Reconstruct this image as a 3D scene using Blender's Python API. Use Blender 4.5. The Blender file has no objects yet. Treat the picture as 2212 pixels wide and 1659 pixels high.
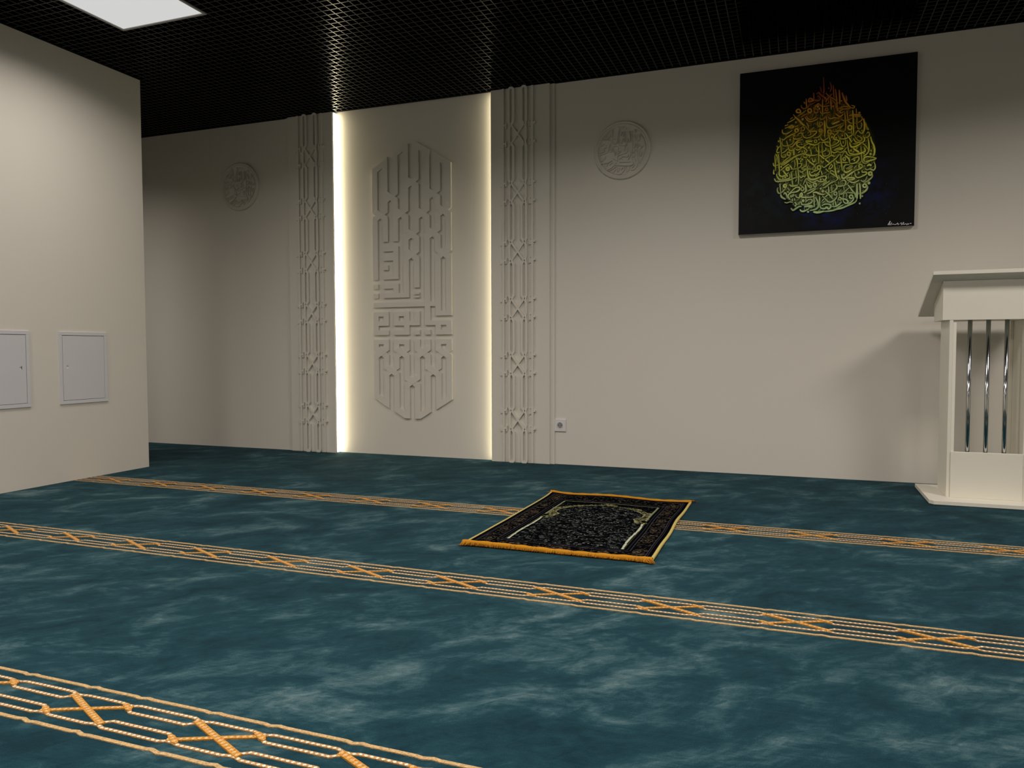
import bpy, bmesh, math, random
import numpy as np
from mathutils import Matrix, Vector

# ------------------------------------------------------------------ camera, world, exposure
scene = bpy.context.scene
COL = scene.collection
YAW, PITCH, ROLL = 0.3590, -0.04519, -0.00235
def camera_axes():
    cy, sy = math.cos(YAW), math.sin(YAW)
    f0 = Vector((-sy, cy, 0)); r0 = Vector((cy, sy, 0)); up = Vector((0, 0, 1))
    f = math.cos(PITCH) * f0 + math.sin(PITCH) * up
    u = -math.sin(PITCH) * f0 + math.cos(PITCH) * up
    r = math.cos(ROLL) * r0 + math.sin(ROLL) * u
    u = -math.sin(ROLL) * r0 + math.cos(ROLL) * u
    return r, u, f
r_, u_, f_ = camera_axes()
cam_data = bpy.data.cameras.new('camera')
cam_data.sensor_width = 36.0
cam_data.lens = 1637.4 / 2212 * 36.0
cam_data.clip_start = 0.05
cam = bpy.data.objects.new('camera', cam_data)
COL.objects.link(cam)
m = Matrix((r_, u_, -f_)).transposed().to_4x4()
m.translation = (0.0, -4.9256, 0.78)
cam.matrix_world = m
scene.camera = cam

world = bpy.data.worlds.new('world')
world.use_nodes = True
world.node_tree.nodes['Background'].inputs[0].default_value = (0, 0, 0, 1)
world.node_tree.nodes['Background'].inputs[1].default_value = 0.0
scene.world = world
scene.view_settings.view_transform = 'Standard'
scene.view_settings.look = 'None'
scene.view_settings.gamma = 1.0
scene.view_settings.exposure = 0.0
scene.view_settings.use_curve_mapping = False
scene.cycles.use_denoising = True
scene.cycles.max_bounces = 8

LAMP_WATTS = (13.0, 24.0, 30.0, 34.0, 48.0, 20.0, 14.0, 12.0, 12.0, 26.0)   # light of each square ceiling lamp, thrown downwards by its prismatic panel
LAMP_SPREAD = math.radians(158)
LAMP_FACE = 0.63         # how bright the lamp's own face looks
LED_POWER = (8.5, 6.0)  # radiance of the left and right LED strips
LAMP_COLOUR = (1.0, 0.925, 0.87)
LED_COLOUR = (1.0, 0.88, 0.60)

H = 2.556                # ceiling height
X_LEFT = -4.067          # face of the left wall
X_BLOCK = -5.205         # its hidden far face: beyond it the room goes on
Y_CORNER = -1.036        # where the left wall ends
random.seed(7)

# ------------------------------------------------------------------ helpers
def material(name, colour=(0.8, 0.8, 0.8), rough=0.5, metal=0.0, spec=0.5):
    mt = bpy.data.materials.new(name); mt.use_nodes = True
    b = mt.node_tree.nodes['Principled BSDF']
    b.inputs['Base Color'].default_value = (*colour, 1)
    b.inputs['Roughness'].default_value = rough
    b.inputs['Metallic'].default_value = metal
    b.inputs['Specular IOR Level'].default_value = spec
    return mt
def nd(mt, kind, **kw):
    n = mt.node_tree.nodes.new(kind)
    for k, v in kw.items():
        setattr(n, k, v)
    return n
def ln(mt, a, b): mt.node_tree.links.new(a, b)
def bsdf(mt): return mt.node_tree.nodes['Principled BSDF']
def emitter(name, colour, power):
    mt = bpy.data.materials.new(name); mt.use_nodes = True
    b = bsdf(mt)
    b.inputs['Base Color'].default_value = (0.8, 0.8, 0.8, 1)
    b.inputs['Emission Color'].default_value = (*colour, 1)
    b.inputs['Emission Strength'].default_value = power
    return mt
def add_bump(mt, scale, strength, dist, detail=3.0, vec_scale=(1, 1, 1)):
    tc = nd(mt, 'ShaderNodeTexCoord'); mp = nd(mt, 'ShaderNodeMapping')
    mp.inputs['Scale'].default_value = vec_scale
    nz = nd(mt, 'ShaderNodeTexNoise'); nz.inputs['Scale'].default_value = scale; nz.inputs['Detail'].default_value = detail
    bp = nd(mt, 'ShaderNodeBump'); bp.inputs['Strength'].default_value = strength; bp.inputs['Distance'].default_value = dist
    ln(mt, tc.outputs['Object'], mp.inputs['Vector']); ln(mt, mp.outputs['Vector'], nz.inputs['Vector'])
    ln(mt, nz.outputs['Fac'], bp.inputs['Height']); ln(mt, bp.outputs['Normal'], bsdf(mt).inputs['Normal'])
    return nz

def link_mesh(name, me, parent=None, mats=()):
    o = bpy.data.objects.new(name, me); COL.objects.link(o)
    for mt in mats: me.materials.append(mt)
    if parent is not None: o.parent = parent
    return o
def obj(name, bm, mats, parent=None, smooth=False, bevel=0.0):
    me = bpy.data.meshes.new(name)
    bmesh.ops.recalc_face_normals(bm, faces=bm.faces) if bevel >= 0 else None
    bm.to_mesh(me); bm.free()
    if smooth:
        me.polygons.foreach_set('use_smooth', [True] * len(me.polygons))
    if not isinstance(mats, (list, tuple)): mats = [mats]
    o = link_mesh(name, me, parent, mats)
    if bevel > 0:
        md = o.modifiers.new('bevel', 'BEVEL'); md.width = bevel; md.segments = 2; md.limit_method = 'ANGLE'
    return o
def box(bm, x0, x1, y0, y1, z0, z1, mi=0, under=None):
    vs = [bm.verts.new(p) for p in ((x0,y0,z0),(x1,y0,z0),(x1,y1,z0),(x0,y1,z0),(x0,y0,z1),(x1,y0,z1),(x1,y1,z1),(x0,y1,z1))]
    for f in ((0,3,2,1),(4,5,6,7),(0,1,5,4),(1,2,6,5),(2,3,7,6),(3,0,4,7)):
        bm.faces.new([vs[i] for i in f]).material_index = under if (under is not None and f == (0,3,2,1)) else mi
def new(): return bmesh.new()
def one_box(name, x0, x1, y0, y1, z0, z1, mt, parent=None, bevel=0.0):
    bm = new(); box(bm, x0, x1, y0, y1, z0, z1)
    return obj(name, bm, mt, parent, bevel=bevel)
def structure(o): o['kind'] = 'structure'; return o
def tag(o, label, cat, group=None, kind=None):
    o['label'] = label; o['category'] = cat
    if group: o['group'] = group
    if kind: o['kind'] = kind
    return o
def thing(name, label, cat, loc=(0,0,0), group=None):
    o = bpy.data.objects.new(name, None); o.empty_display_size = 0.1
    COL.objects.link(o); o.location = loc
    return tag(o, label, cat, group)
def catmull(pts, n=5):
    if len(pts) < 3: return list(pts)
    out = []
    P = [pts[0]] + list(pts) + [pts[-1]]
    if pts[0] == pts[-1]: P[0] = pts[-2]; P[-1] = pts[1]
    for i in range(1, len(P) - 2):
        a, b, c, d = P[i-1], P[i], P[i+1], P[i+2]
        for k in range(n):
            t = k / n
            out.append(tuple(0.5 * (2*b[j] + (c[j]-a[j])*t + (2*a[j]-5*b[j]+4*c[j]-d[j])*t*t + (-a[j]+3*b[j]-3*c[j]+d[j])*t**3) for j in range(len(b))))
    out.append(tuple(pts[-1]))
    return out
def sides(pts, widths, miter=4.0):
    """left and right edge points of a band drawn along pts (2-D), mitred at the bends"""
    n = len(pts); L = []; R = []
    for i in range(n):
        a = pts[i-1] if i > 0 else None; b = pts[i]; c = pts[i+1] if i < n-1 else None
        d = []
        for p, q in ((a, b), (b, c)):
            if p is None or q is None: continue
            dx, dy = q[0]-p[0], q[1]-p[1]; l = math.hypot(dx, dy) or 1e-9
            d.append((dx/l, dy/l))
        if len(d) == 1: d = d * 2
        n1 = (-d[0][1], d[0][0]); n2 = (-d[1][1], d[1][0])
        mx, my = n1[0]+n2[0], n1[1]+n2[1]; l = math.hypot(mx, my)
        if l < 1e-6: mx, my, s = n1[0], n1[1], 1.0
        else:
            mx, my = mx/l, my/l; s = min(1.0 / max(mx*n1[0] + my*n1[1], 1e-3), miter)
        w = widths[i] / 2 * s
        L.append((b[0]+mx*w, b[1]+my*w)); R.append((b[0]-mx*w, b[1]-my*w))
    return L, R
def band(bm, pts, width, low, high, place, mi=0, miter=4.0, clamp=None, uv=None, bottom=False):
    """raised band: pts 2-D, low/high heights (number or list), place(u, v, h) -> xyz"""
    n = len(pts)
    ws = width if isinstance(width, (list, tuple)) else [width] * n
    hs = high if isinstance(high, (list, tuple)) else [high] * n
    L, R = sides(pts, ws, miter)
    if clamp: L = [clamp(p) for p in L]; R = [clamp(p) for p in R]
    lt = [bm.verts.new(place(p[0], p[1], hs[i])) for i, p in enumerate(L)]
    rt = [bm.verts.new(place(p[0], p[1], hs[i])) for i, p in enumerate(R)]
    lb = [bm.verts.new(place(p[0], p[1], low)) for p in L]
    rb = [bm.verts.new(place(p[0], p[1], low)) for p in R]
    s = 0.0
    for i in range(n-1):
        s2 = s + math.hypot(pts[i+1][0]-pts[i][0], pts[i+1][1]-pts[i][1])
        f = bm.faces.new((lt[i], rt[i], rt[i+1], lt[i+1])); f.material_index = mi
        if uv is not None:
            for lp, co in zip(f.loops, ((s,0),(s,1),(s2,1),(s2,0))): lp[uv].uv = co
        for a, b in ((lb, lt), (rt, rb)):
            f = bm.faces.new((a[i], b[i], b[i+1], a[i+1])); f.material_index = mi
            if uv is not None:
                for lp, co in zip(f.loops, ((s,0),(s,0),(s2,0),(s2,0))): lp[uv].uv = co
        s = s2
    for i in (0, n-1):
        f = bm.faces.new((lb[i], lt[i], rt[i], rb[i])); f.material_index = mi
def grid_union(bm, rects, y_back, y_front):
    """union of axis-aligned rectangles (x0,x1,z0,z1) as one raised shape facing -y"""
    xs = sorted({r[0] for r in rects} | {r[1] for r in rects}); zs = sorted({r[2] for r in rects} | {r[3] for r in rects})
    nx, nz = len(xs)-1, len(zs)-1
    on = [[any(r[0] <= (xs[i]+xs[i+1])/2 <= r[1] and r[2] <= (zs[j]+zs[j+1])/2 <= r[3] for r in rects) for j in range(nz)] for i in range(nx)]
    vd = {}
    def v(x, y, z):
        k = (round(x, 6), y, round(z, 6))
        if k not in vd: vd[k] = bm.verts.new((x, y, z))
        return vd[k]
    for i in range(nx):
        for j in range(nz):
            if not on[i][j]: continue
            x0, x1, z0, z1 = xs[i], xs[i+1], zs[j], zs[j+1]
            bm.faces.new((v(x0,y_front,z0), v(x1,y_front,z0), v(x1,y_front,z1), v(x0,y_front,z1)))
            for di, dj, a, b in ((-1,0,(x0,z0),(x0,z1)), (1,0,(x1,z1),(x1,z0)), (0,-1,(x1,z0),(x0,z0)), (0,1,(x0,z1),(x1,z1))):
                ii, jj = i+di, j+dj
                if 0 <= ii < nx and 0 <= jj < nz and on[ii][jj]: continue
                bm.faces.new((v(a[0],y_front,a[1]), v(b[0],y_front,b[1]), v(b[0],y_back,b[1]), v(a[0],y_back,a[1])))

# ------------------------------------------------------------------ materials
plaster = material('painted_wall', (0.74, 0.70, 0.615), 0.75, spec=0.25)
add_bump(plaster, 60, 0.08, 0.002)
relief_paint = material('painted_relief', (0.72, 0.685, 0.60), 0.6, spec=0.3)
black_metal = material('black_ceiling_paint', (0.0012, 0.0012, 0.0012), 0.6, spec=0.05)
black_lip = material('black_satin_lip', (0.0012, 0.0012, 0.0012), 0.19, spec=0.36)
void_black = material('black_ceiling_void', (0.002, 0.002, 0.002), 0.95, spec=0.0)
lamp_frame_mt = material('lamp_frame_grey', (0.35, 0.34, 0.32), 0.45)
lamp_glow = emitter('lamp_diffuser', (1, 1, 0.99), LAMP_FACE)
bsdf(lamp_glow).inputs['Base Color'].default_value = (0.05, 0.05, 0.05, 1); bsdf(lamp_glow).inputs['Specular IOR Level'].default_value = 0
led_glow = [emitter('led_strip_light', LED_COLOUR, p) for p in LED_POWER]
white_metal = material('white_enamel', (0.66, 0.655, 0.67), 0.3)
white_plastic = material('white_plastic', (0.74, 0.73, 0.72), 0.3)
dark_gap = material('dark_gap', (0.012, 0.011, 0.01), 0.8, spec=0.1)
cream_board = material('cream_laminate', (0.80, 0.765, 0.655), 0.42)
cream_edge = material('cream_edge_band', (0.86, 0.82, 0.70), 0.4)
chrome = material('polished_steel', (0.55, 0.57, 0.58), 0.12, metal=1.0)
contact = material('brass_contact', (0.35, 0.3, 0.2), 0.35, metal=1.0)

# carpet: teal velvet pile, brushed in patches
carpet = material('teal_velvet_carpet', (0.02, 0.08, 0.09), 0.95, spec=0.04)
b = bsdf(carpet)
b.inputs['Sheen Weight'].default_value = 0.07; b.inputs['Sheen Roughness'].default_value = 0.45
b.inputs['Sheen Tint'].default_value = (0.55, 0.75, 0.75, 1)
tc = nd(carpet, 'ShaderNodeTexCoord')
def carpet_noise(scale, rot, vs, detail, rough, dist):
    mp = nd(carpet, 'ShaderNodeMapping', vector_type='TEXTURE'); mp.inputs['Scale'].default_value = tuple(1/q for q in vs); mp.inputs['Rotation'].default_value = (0, 0, rot)
    nz = nd(carpet, 'ShaderNodeTexNoise'); nz.inputs['Scale'].default_value = scale; nz.inputs['Detail'].default_value = detail
    nz.inputs['Roughness'].default_value = rough; nz.inputs['Distortion'].default_value = dist
    ln(carpet, tc.outputs['Object'], mp.inputs['Vector']); ln(carpet, mp.outputs['Vector'], nz.inputs['Vector'])
    return nz.outputs['Fac']
def ramp(mt, fac, stops, interp='LINEAR'):
    r = nd(mt, 'ShaderNodeValToRGB'); r.color_ramp.interpolation = interp
    e = r.color_ramp.elements
    while len(e) < len(stops): e.new(0.5)
    for el, (p, c) in zip(e, stops): el.position = p; el.color = (*c, 1)
    ln(mt, fac, r.inputs['Fac']); return r.outputs['Color']
def mth(mt, op, a, b_=None, c_=None, clamp=False):
    n = nd(mt, 'ShaderNodeMath', operation=op); n.use_clamp = clamp
    for i, v in enumerate((a, b_, c_)):
        if v is None: continue
        if hasattr(v, 'links'): ln(mt, v, n.inputs[i])
        else: n.inputs[i].default_value = v
    return n.outputs[0]
def mix(mt, fac, a, b_, mode='MIX'):
    n = nd(mt, 'ShaderNodeMix', data_type='RGBA', blend_type=mode)
    for sock, v in ((n.inputs['Factor'], fac), (n.inputs[6], a), (n.inputs[7], b_)):
        if hasattr(v, 'links'): ln(mt, v, sock)
        elif isinstance(v, tuple): sock.default_value = (*v, 1)
        else: sock.default_value = v
    return n.outputs[2]
n_big = carpet_noise(1.5, 0.9, (0.8, 1.2, 1), 6, 0.60, 0.9)
n_mid = carpet_noise(4.6, 0.65, (0.8, 1.25, 1), 7, 0.62, 0.8)
n_fine = carpet_noise(18, 0.70, (0.7, 1.5, 1), 6, 0.70, 1.0)
n_pile = carpet_noise(420, 0.0, (1, 1, 1), 2, 0.6, 0.0)
n_weft = carpet_noise(90, 0.05, (0.12, 1.6, 1), 4, 0.8, 0.3)
s1 = mth(carpet, 'MULTIPLY', n_mid, 0.60); s2 = mth(carpet, 'MULTIPLY', n_big, 0.40)
s3 = mth(carpet, 'ADD', s1, s2)
s4 = mth(carpet, 'MULTIPLY_ADD', n_fine, 0.30, s3)
s5 = mth(carpet, 'MULTIPLY_ADD', n_weft, 0.14, s4)
nap = mth(carpet, 'SUBTRACT', s5, 0.22)
teal = ramp(carpet, nap, [(0.38, (0.0045, 0.025, 0.036)), (0.515, (0.0105, 0.046, 0.061)), (0.58, (0.030, 0.077, 0.092)), (0.72, (0.125, 0.190, 0.200))])
pile_shade = ramp(carpet, n_pile, [(0.3, (0.70, 0.70, 0.70)), (0.7, (1.2, 1.2, 1.2))])
teal = mix(carpet, 1.0, teal, pile_shade, 'MULTIPLY')
# the seam where two widths of carpet meet
sx = nd(carpet, 'ShaderNodeSeparateXYZ'); ln(carpet, tc.outputs['Object'], sx.inputs[0])
wob = mth(carpet, 'MULTIPLY_ADD', n_big, 0.10, 0.33)
sd = mth(carpet, 'ABSOLUTE', mth(carpet, 'ADD', sx.outputs['Y'], wob))
seam = mth(carpet, 'SUBTRACT', 1.0, mth(carpet, 'DIVIDE', sd, 0.007), clamp=True)
teal = mix(carpet, mth(carpet, 'MULTIPLY', seam, 0.6), teal, (0.008, 0.03, 0.035))
ln(carpet, teal, b.inputs['Base Color'])
hsum = mth(carpet, 'MULTIPLY_ADD', n_pile, 0.25, nap)
bp = nd(carpet, 'ShaderNodeBump'); bp.inputs['Strength'].default_value = 0.45; bp.inputs['Distance'].default_value = 0.02
ln(carpet, hsum, bp.inputs['Height']); ln(carpet, bp.outputs['Normal'], b.inputs['Normal'])

def yarn(name, base, bead, amount, period):
    mt = material(name, base, 0.9, spec=0.1)
    t = nd(mt, 'ShaderNodeTexCoord'); sp = nd(mt, 'ShaderNodeSeparateXYZ'); ln(mt, t.outputs['UV'], sp.inputs[0])
    u = mth(mt, 'FRACT', mth(mt, 'DIVIDE', sp.outputs['X'], period))
    du = mth(mt, 'ABSOLUTE', mth(mt, 'SUBTRACT', u, 0.5)); dv = mth(mt, 'ABSOLUTE', mth(mt, 'SUBTRACT', sp.outputs['Y'], 0.5))
    d = mth(mt, 'ADD', mth(mt, 'MULTIPLY', du, 2.2), mth(mt, 'MULTIPLY', dv, 2.0))
    fac = mth(mt, 'MULTIPLY', mth(mt, 'MULTIPLY', mth(mt, 'SUBTRACT', 1.0, d), 3.0, clamp=True), amount)
    nz = nd(mt, 'ShaderNodeTexNoise'); nz.inputs['Scale'].default_value = 260
    ln(mt, t.outputs['Object'], nz.inputs['Vector'])
    sh = ramp(mt, nz.outputs['Fac'], [(0.3, (0.65, 0.65, 0.65)), (0.7, (1.2, 1.2, 1.2))])
    c = mix(mt, fac, base, bead)
    ln(mt, mix(mt, 1.0, c, sh, 'MULTIPLY'), bsdf(mt).inputs['Base Color'])
    bq = nd(mt, 'ShaderNodeBump'); bq.inputs['Strength'].default_value = 0.4; bq.inputs['Distance'].default_value = 0.004
    ln(mt, nz.outputs['Fac'], bq.inputs['Height']); ln(mt, bq.outputs['Normal'], bsdf(mt).inputs['Normal'])
    return mt
yarn_tan = yarn('tan_outline_yarn', (0.52, 0.34, 0.155), (0.62, 0.45, 0.25), 0.3, 0.02)
yarn_bead = yarn('beaded_yarn', (0.46, 0.26, 0.10), (0.84, 0.74, 0.58), 1.0, 0.0125)
yarn_orange = yarn('orange_yarn', (0.52, 0.235, 0.040), (0.84, 0.60, 0.33), 0.5, 0.0125)

# ------------------------------------------------------------------ interlaced motif (pilasters and carpet stripes share the design)
def interlace(knots, lo, hi, loop_c, loop_h, node, side, jog, round_ends):
    """returns polylines as (kind, [(across, along)...]); knots = along-coordinates of the crossings"""
    out = []
    for s in (-1, 1):
        xo, xi, xn = s*(loop_c+loop_h), s*(loop_c-loop_h), s*loop_c
        # outer strand runs the full length, pinched at every node
        p = [(xo, lo + (loop_h if round_ends else 0))]
        for k in knots:
            for q, w in ((-node-0.024, xo), (-node-0.008, s*(loop_c+loop_h*0.60)), (-node+0.008, s*(loop_c+loop_h*0.55)), (-node+0.026, s*(loop_c+loop_h*0.85)),
                         (node-0.026, s*(loop_c+loop_h*0.85)), (node-0.008, s*(loop_c+loop_h*0.55)), (node+0.008, s*(loop_c+loop_h*0.60)), (node+0.024, xo)):
                p.append((w, k+q))
        p.append((xo, hi - (loop_h if round_ends else 0)))
        out.append(('strand', p))
        # inner strands close the long loops
        ends = [None] + list(knots) + [None]
        for a, b_ in zip(ends[:-1], ends[1:]):
            q = []
            if a is None:
                if round_ends:
                    q += [(xn + (xo-xn)*math.cos(t), lo + loop_h - loop_h*math.sin(t)) for t in [math.pi*i/8 for i in range(9)]]
                else: q += [(xi, lo)]
            else: q += [(s*(loop_c+loop_h*0.1), a+node-0.004), (s*(loop_c-loop_h*0.35), a+node+0.010), (xi, a+node+0.024)]
            if b_ is None:
                if round_ends:
                    q += [(xn - (xo-xn)*math.cos(t), hi - loop_h + loop_h*math.sin(t)) for t in [math.pi*i/8 for i in range(9)]]
                else: q += [(xi, hi)]
            else: q += [(xi, b_-node-0.024), (s*(loop_c-loop_h*0.35), b_-node-0.010), (s*(loop_c+loop_h*0.1), b_-node+0.004)]
            out.append(('strand', q))
    for k in knots:
        out.append(('arm', [(-loop_c-loop_h*0.3, k+node+0.012), (-loop_c, k+node), (loop_c, k-node), (loop_c+loop_h*0.3, k-node-0.012)]))
        out.append(('arm2', [(loop_c+loop_h*0.3, k+node+0.012), (loop_c, k+node), (-loop_c, k-node), (-loop_c-loop_h*0.3, k-node-0.012)]))
    for s in (-1, 1):
        p = [(s*side, lo)]
        for k in knots:
            for q in (-node, node):
                if jog:
                    p += [(s*side, k+q-0.026), (s*(side-jog), k+q-0.010), (s*(side+jog*0.7), k+q+0.010), (s*side, k+q+0.026)]
        p.append((s*side, hi)); out.append(('edge', p))
    return out

# ------------------------------------------------------------------ floor with its woven stripes
STRIPES = [(-1.538, -1.347), (-2.640, -1.057), (-3.738, -1.081), (-4.838, -1.10), (-5.94, -1.05), (-7.04, -1.1)]
PITCH_X = 0.355
bm = new(); uvl = bm.loops.layers.uv.new('UVMap')
fx0, fx1, fy0, fy1 = -7.7, 3.8, -8.2, 0.2
vs = [bm.verts.new(p) for p in ((fx0,fy0,0),(fx1,fy0,0),(fx1,fy1,0),(fx0,fy1,0),(fx0,fy0,-0.1),(fx1,fy0,-0.1),(fx1,fy1,-0.1),(fx0,fy1,-0.1))]
for f in ((0,1,2,3),(7,6,5,4),(4,5,1,0),(5,6,2,1),(6,7,3,2),(7,4,0,3)): bm.faces.new([vs[i] for i in f])
rnd = random.Random(3)
for sy, ph in STRIPES:
    lo, hi = -5.9, 3.5
    if sy < -1.1: lo = X_LEFT + 0.004
    k0 = math.ceil((lo + 0.12 - ph) / PITCH_X)
    knots = []
    k = k0
    while ph + k*PITCH_X < hi - 0.12: knots.append(ph + k*PITCH_X); k += 1
    for kind, pts in interlace(knots, lo, hi, 0.0355, 0.0150, 0.078, 0.0825, 0.0035, False):
        q = []
        for (a, t), (a2, t2) in zip(pts[:-1], pts[1:]):
            n = max(1, int(abs(t2-t) / 0.05))
            for i in range(n): q.append((a+(a2-a)*i/n, t+(t2-t)*i/n))
        q.append(pts[-1])
        q = [(a + rnd.uniform(-1, 1)*0.0005, t) for a, t in q]
        mi, w, h = {'strand': (2, 0.0088, 0.0022), 'arm': (3, 0.0150, 0.0034), 'arm2': (3, 0.0115, 0.0028), 'edge': (1, 0.0098, 0.0022)}[kind]
        band(bm, q, w, -0.001, h, lambda u, v, hh, sy=sy: (v, sy + u - 0.0055*(v+1.4), hh), mi, miter=1.6, uv=uvl)
        if kind == 'arm':       # thick knots where the loops tie together
            pass
    for k in knots:
        for s in (-1, 1):
            for e in (s,):
                c0 = (s*0.0355, k + e*0.078)
                band(bm, [(c0[0]+0.010, c0[1]-0.019), (c0[0]+0.006, c0[1]-0.010), (c0[0]-0.006, c0[1]+0.010), (c0[0]-0.010, c0[1]+0.019)], [0.007, 0.0135, 0.0135, 0.007], -0.001, 0.0038,
                     lambda u, v, hh, sy=sy: (v, sy + u - 0.0055*(v+1.4), hh), 3, uv=uvl)
me = bpy.data.meshes.new('floor'); bm.to_mesh(me); bm.free()
structure(link_mesh('floor', me, None, [carpet, yarn_tan, yarn_bead, yarn_orange]))

# ------------------------------------------------------------------ walls
NX0, NX1 = -3.284, -1.992       # the niche between the pilasters
bm = new()
box(bm, -7.7, NX0, 0.0, 0.15, -0.05, H+0.03)
box(bm, NX0, NX1, 0.028, 0.15, -0.05, H+0.03)
box(bm, NX1, 3.8, 0.0, 0.15, -0.05, H+0.03)
structure(obj('wall_back', bm, plaster))
bm = new(); box(bm, X_BLOCK, X_LEFT, -8.2, Y_CORNER, -0.05, H+0.03); structure(obj('wall_left', bm, plaster, bevel=0.003))
bm = new(); box(bm, -7.7, -7.5, -8.2, 0.0, -0.05, H+0.03); structure(obj('wall_recess', bm, plaster))
bm = new(); box(bm, 3.6, 3.8, -8.2, 0.0, -0.05, H+0.03); structure(obj('wall_right', bm, plaster))
bm = new(); box(bm, X_LEFT, 3.6, -8.2, -8.0, -0.05, H+0.03); box(bm, -7.5, X_BLOCK, -8.2, -8.0, -0.05, H+0.03); structure(obj('wall_front', bm, plaster))

# ------------------------------------------------------------------ ceiling: black open-cell grille under a dark void
CELL = 0.0485
GX, GY = -3.519, -1.666
LAMPS = [(x, y) for y in (-1.957, -4.46, -6.95) for x in (-3.228, -0.72, 1.79)] + [(-5.736, -1.957)]
LS = 0.291
bm = new()
box(bm, -7.7, 3.8, -8.2, 0.2, H+0.42, H+0.5, 1)
def clear_of_lamps(lo, hi, other, axis):
    """pieces of a bar that do not run through a lamp"""
    cuts = []
    for lx, ly in LAMPS:
        c, d = (ly, lx) if axis == 'x' else (lx, ly)
        if abs(other - c) < LS - 0.01: cuts.append((d - LS, d + LS))
    cuts.sort(); p = lo; out = []
    for a, b_ in cuts:
        if b_ <= lo or a >= hi: continue
        if a > p: out.append((p, a))
        p = max(p, b_)
    if p < hi: out.append((p, hi))
    return out
i = math.ceil((-7.5 - GX) / CELL)
while GX + i*CELL < 3.6:
    x = GX + i*CELL; i += 1
    y_lo = Y_CORNER if X_BLOCK < x < X_LEFT else -8.0
    for a, b_ in clear_of_lamps(y_lo, 0.0, x, 'y'): box(bm, x-0.0028, x+0.0028, a, b_, H, H+0.04, 0, 2)
i = math.ceil((-8.0 - GY) / CELL)
while GY + i*CELL < 0.0:
    y = GY + i*CELL; i += 1
    spans = [(-7.5, X_BLOCK), (X_LEFT, 3.6)] if y < Y_CORNER else [(-7.5, 3.6)]
    for a, b_ in [q for sp_ in spans for q in clear_of_lamps(sp_[0], sp_[1], y, 'x')]: box(bm, a, b_, y-0.0028, y+0.0028, H-0.0004, H+0.0395, 0, 2)
for a in ((-7.5, 3.6, -0.022, 0.0), (3.578, 3.6, -8.0, -0.022), (X_LEFT, 3.6, -8.0, -7.978), (X_LEFT, X_LEFT+0.022, -8.0, Y_CORNER), (X_BLOCK, X_LEFT+0.022, Y_CORNER, Y_CORNER+0.022)):
    box(bm, *a, H-0.0012, H+0.039, 0)      # black edge profile round the walls
structure(obj('ceiling', bm, [black_metal, void_black, black_lip], bevel=-1))

lab = ['white square lamp panel set in the black ceiling above the access doors']
for n, (lx, ly) in enumerate(LAMPS):
    if n == 0:
        t = thing('ceiling_light', lab[0], 'ceiling light', (lx, ly, H), 'square ceiling lamps')
        bm = new()
        for a in ((-LS, LS, -LS, -LS+0.014), (-LS, LS, LS-0.014, LS), (-LS, -LS+0.014, -LS+0.014, LS-0.014), (LS-0.014, LS, -LS+0.014, LS-0.014)):
            box(bm, *a, -0.006, 0.03)
        fr = obj('frame', bm, lamp_frame_mt, t)
        df = one_box('diffuser', -LS+0.014, LS-0.014, -LS+0.014, LS-0.014, -0.001, 0.012, lamp_glow, t)
        first = t
        ld = bpy.data.lights.new('lamp', 'AREA'); ld.shape = 'SQUARE'; ld.size = 2*LS - 0.03
        ld.energy = LAMP_WATTS[0]; ld.color = LAMP_COLOUR; ld.spread = LAMP_SPREAD
        lo0 = bpy.data.objects.new('lamp', ld); COL.objects.link(lo0); lo0.parent = t; lo0.location = (0, 0, -0.008)
    else:
        t = first.copy(); COL.objects.link(t); t.location = (lx, ly, H)
        row = ('nearest the niche wall', 'in the middle row of the room', 'in the row at the far end', '')[n // 3]
        col = ('on the left', 'in the centre', 'on the right')[n % 3]
        t['label'] = 'white square lamp panel %s, %s' % (row, col) if n < 9 else 'white square lamp panel over the space behind the left wall'
        for ch in (fr, df, lo0):
            cc = ch.copy(); COL.objects.link(cc); cc.parent = t
            if ch is lo0: cc.data = ld.copy(); cc.data.energy = LAMP_WATTS[n]

# ------------------------------------------------------------------ pilasters with carved lattice
KNOTS = [0.298, 0.682, 1.064, 1.450, 1.849, 2.240]
def pilaster(x0, x1, cx, outer, label):
    t = thing('pilaster', label, 'pilaster', ((x0+x1)/2, 0, 0), 'carved pilasters beside the niche')
    ox = (x0+x1)/2
    bm = new(); box(bm, x0-ox, x1-ox, -0.030, -0.0012, 0.0, H-0.002)
    obj('board', bm, relief_paint, t, bevel=0.0015)
    bm = new()
    if outer > 0: box(bm, x1-ox, x1-ox+0.030, -0.012, -0.0012, 0.0, H-0.002)
    else: box(bm, x0-ox-0.030, x0-ox, -0.012, -0.0012, 0.0, H-0.002)
    obj('backing_board', bm, relief_paint, t)
    bm = new()
    place = lambda u, v, h: (cx-ox+u, -0.030-h, v)
    for kind, pts in interlace(KNOTS, 0.004, H-0.006, 0.046, 0.0165, 0.062, 0.105, 0, True):
        w, h = {'strand': (0.0160, 0.0175), 'arm': (0.0125, 0.0171), 'arm2': (0.0125, 0.0168), 'edge': (0.0145, 0.0165)}[kind]
        band(bm, pts, w, 0.0, h, place, miter=1.5)
    for k in KNOTS:
        for e in (-1, 1):
            z = k + e*0.062
            for s in (-1, 1):
                band(bm, [(s*0.105-0.024, z-0.004), (s*0.105+0.010, z-0.004)], 0.030, 0.0, 0.0110, place)
                band(bm, [(s*0.105-0.008, z+0.002), (s*0.105+0.022, z+0.002)], 0.012, 0.0, 0.0160, place)
                band(bm, [(s*0.085, z-0.020), (s*0.085, z+0.020)], 0.009, 0.0, 0.0140, place)
    obj('lattice_relief', bm, relief_paint, t)
    return t
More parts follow.
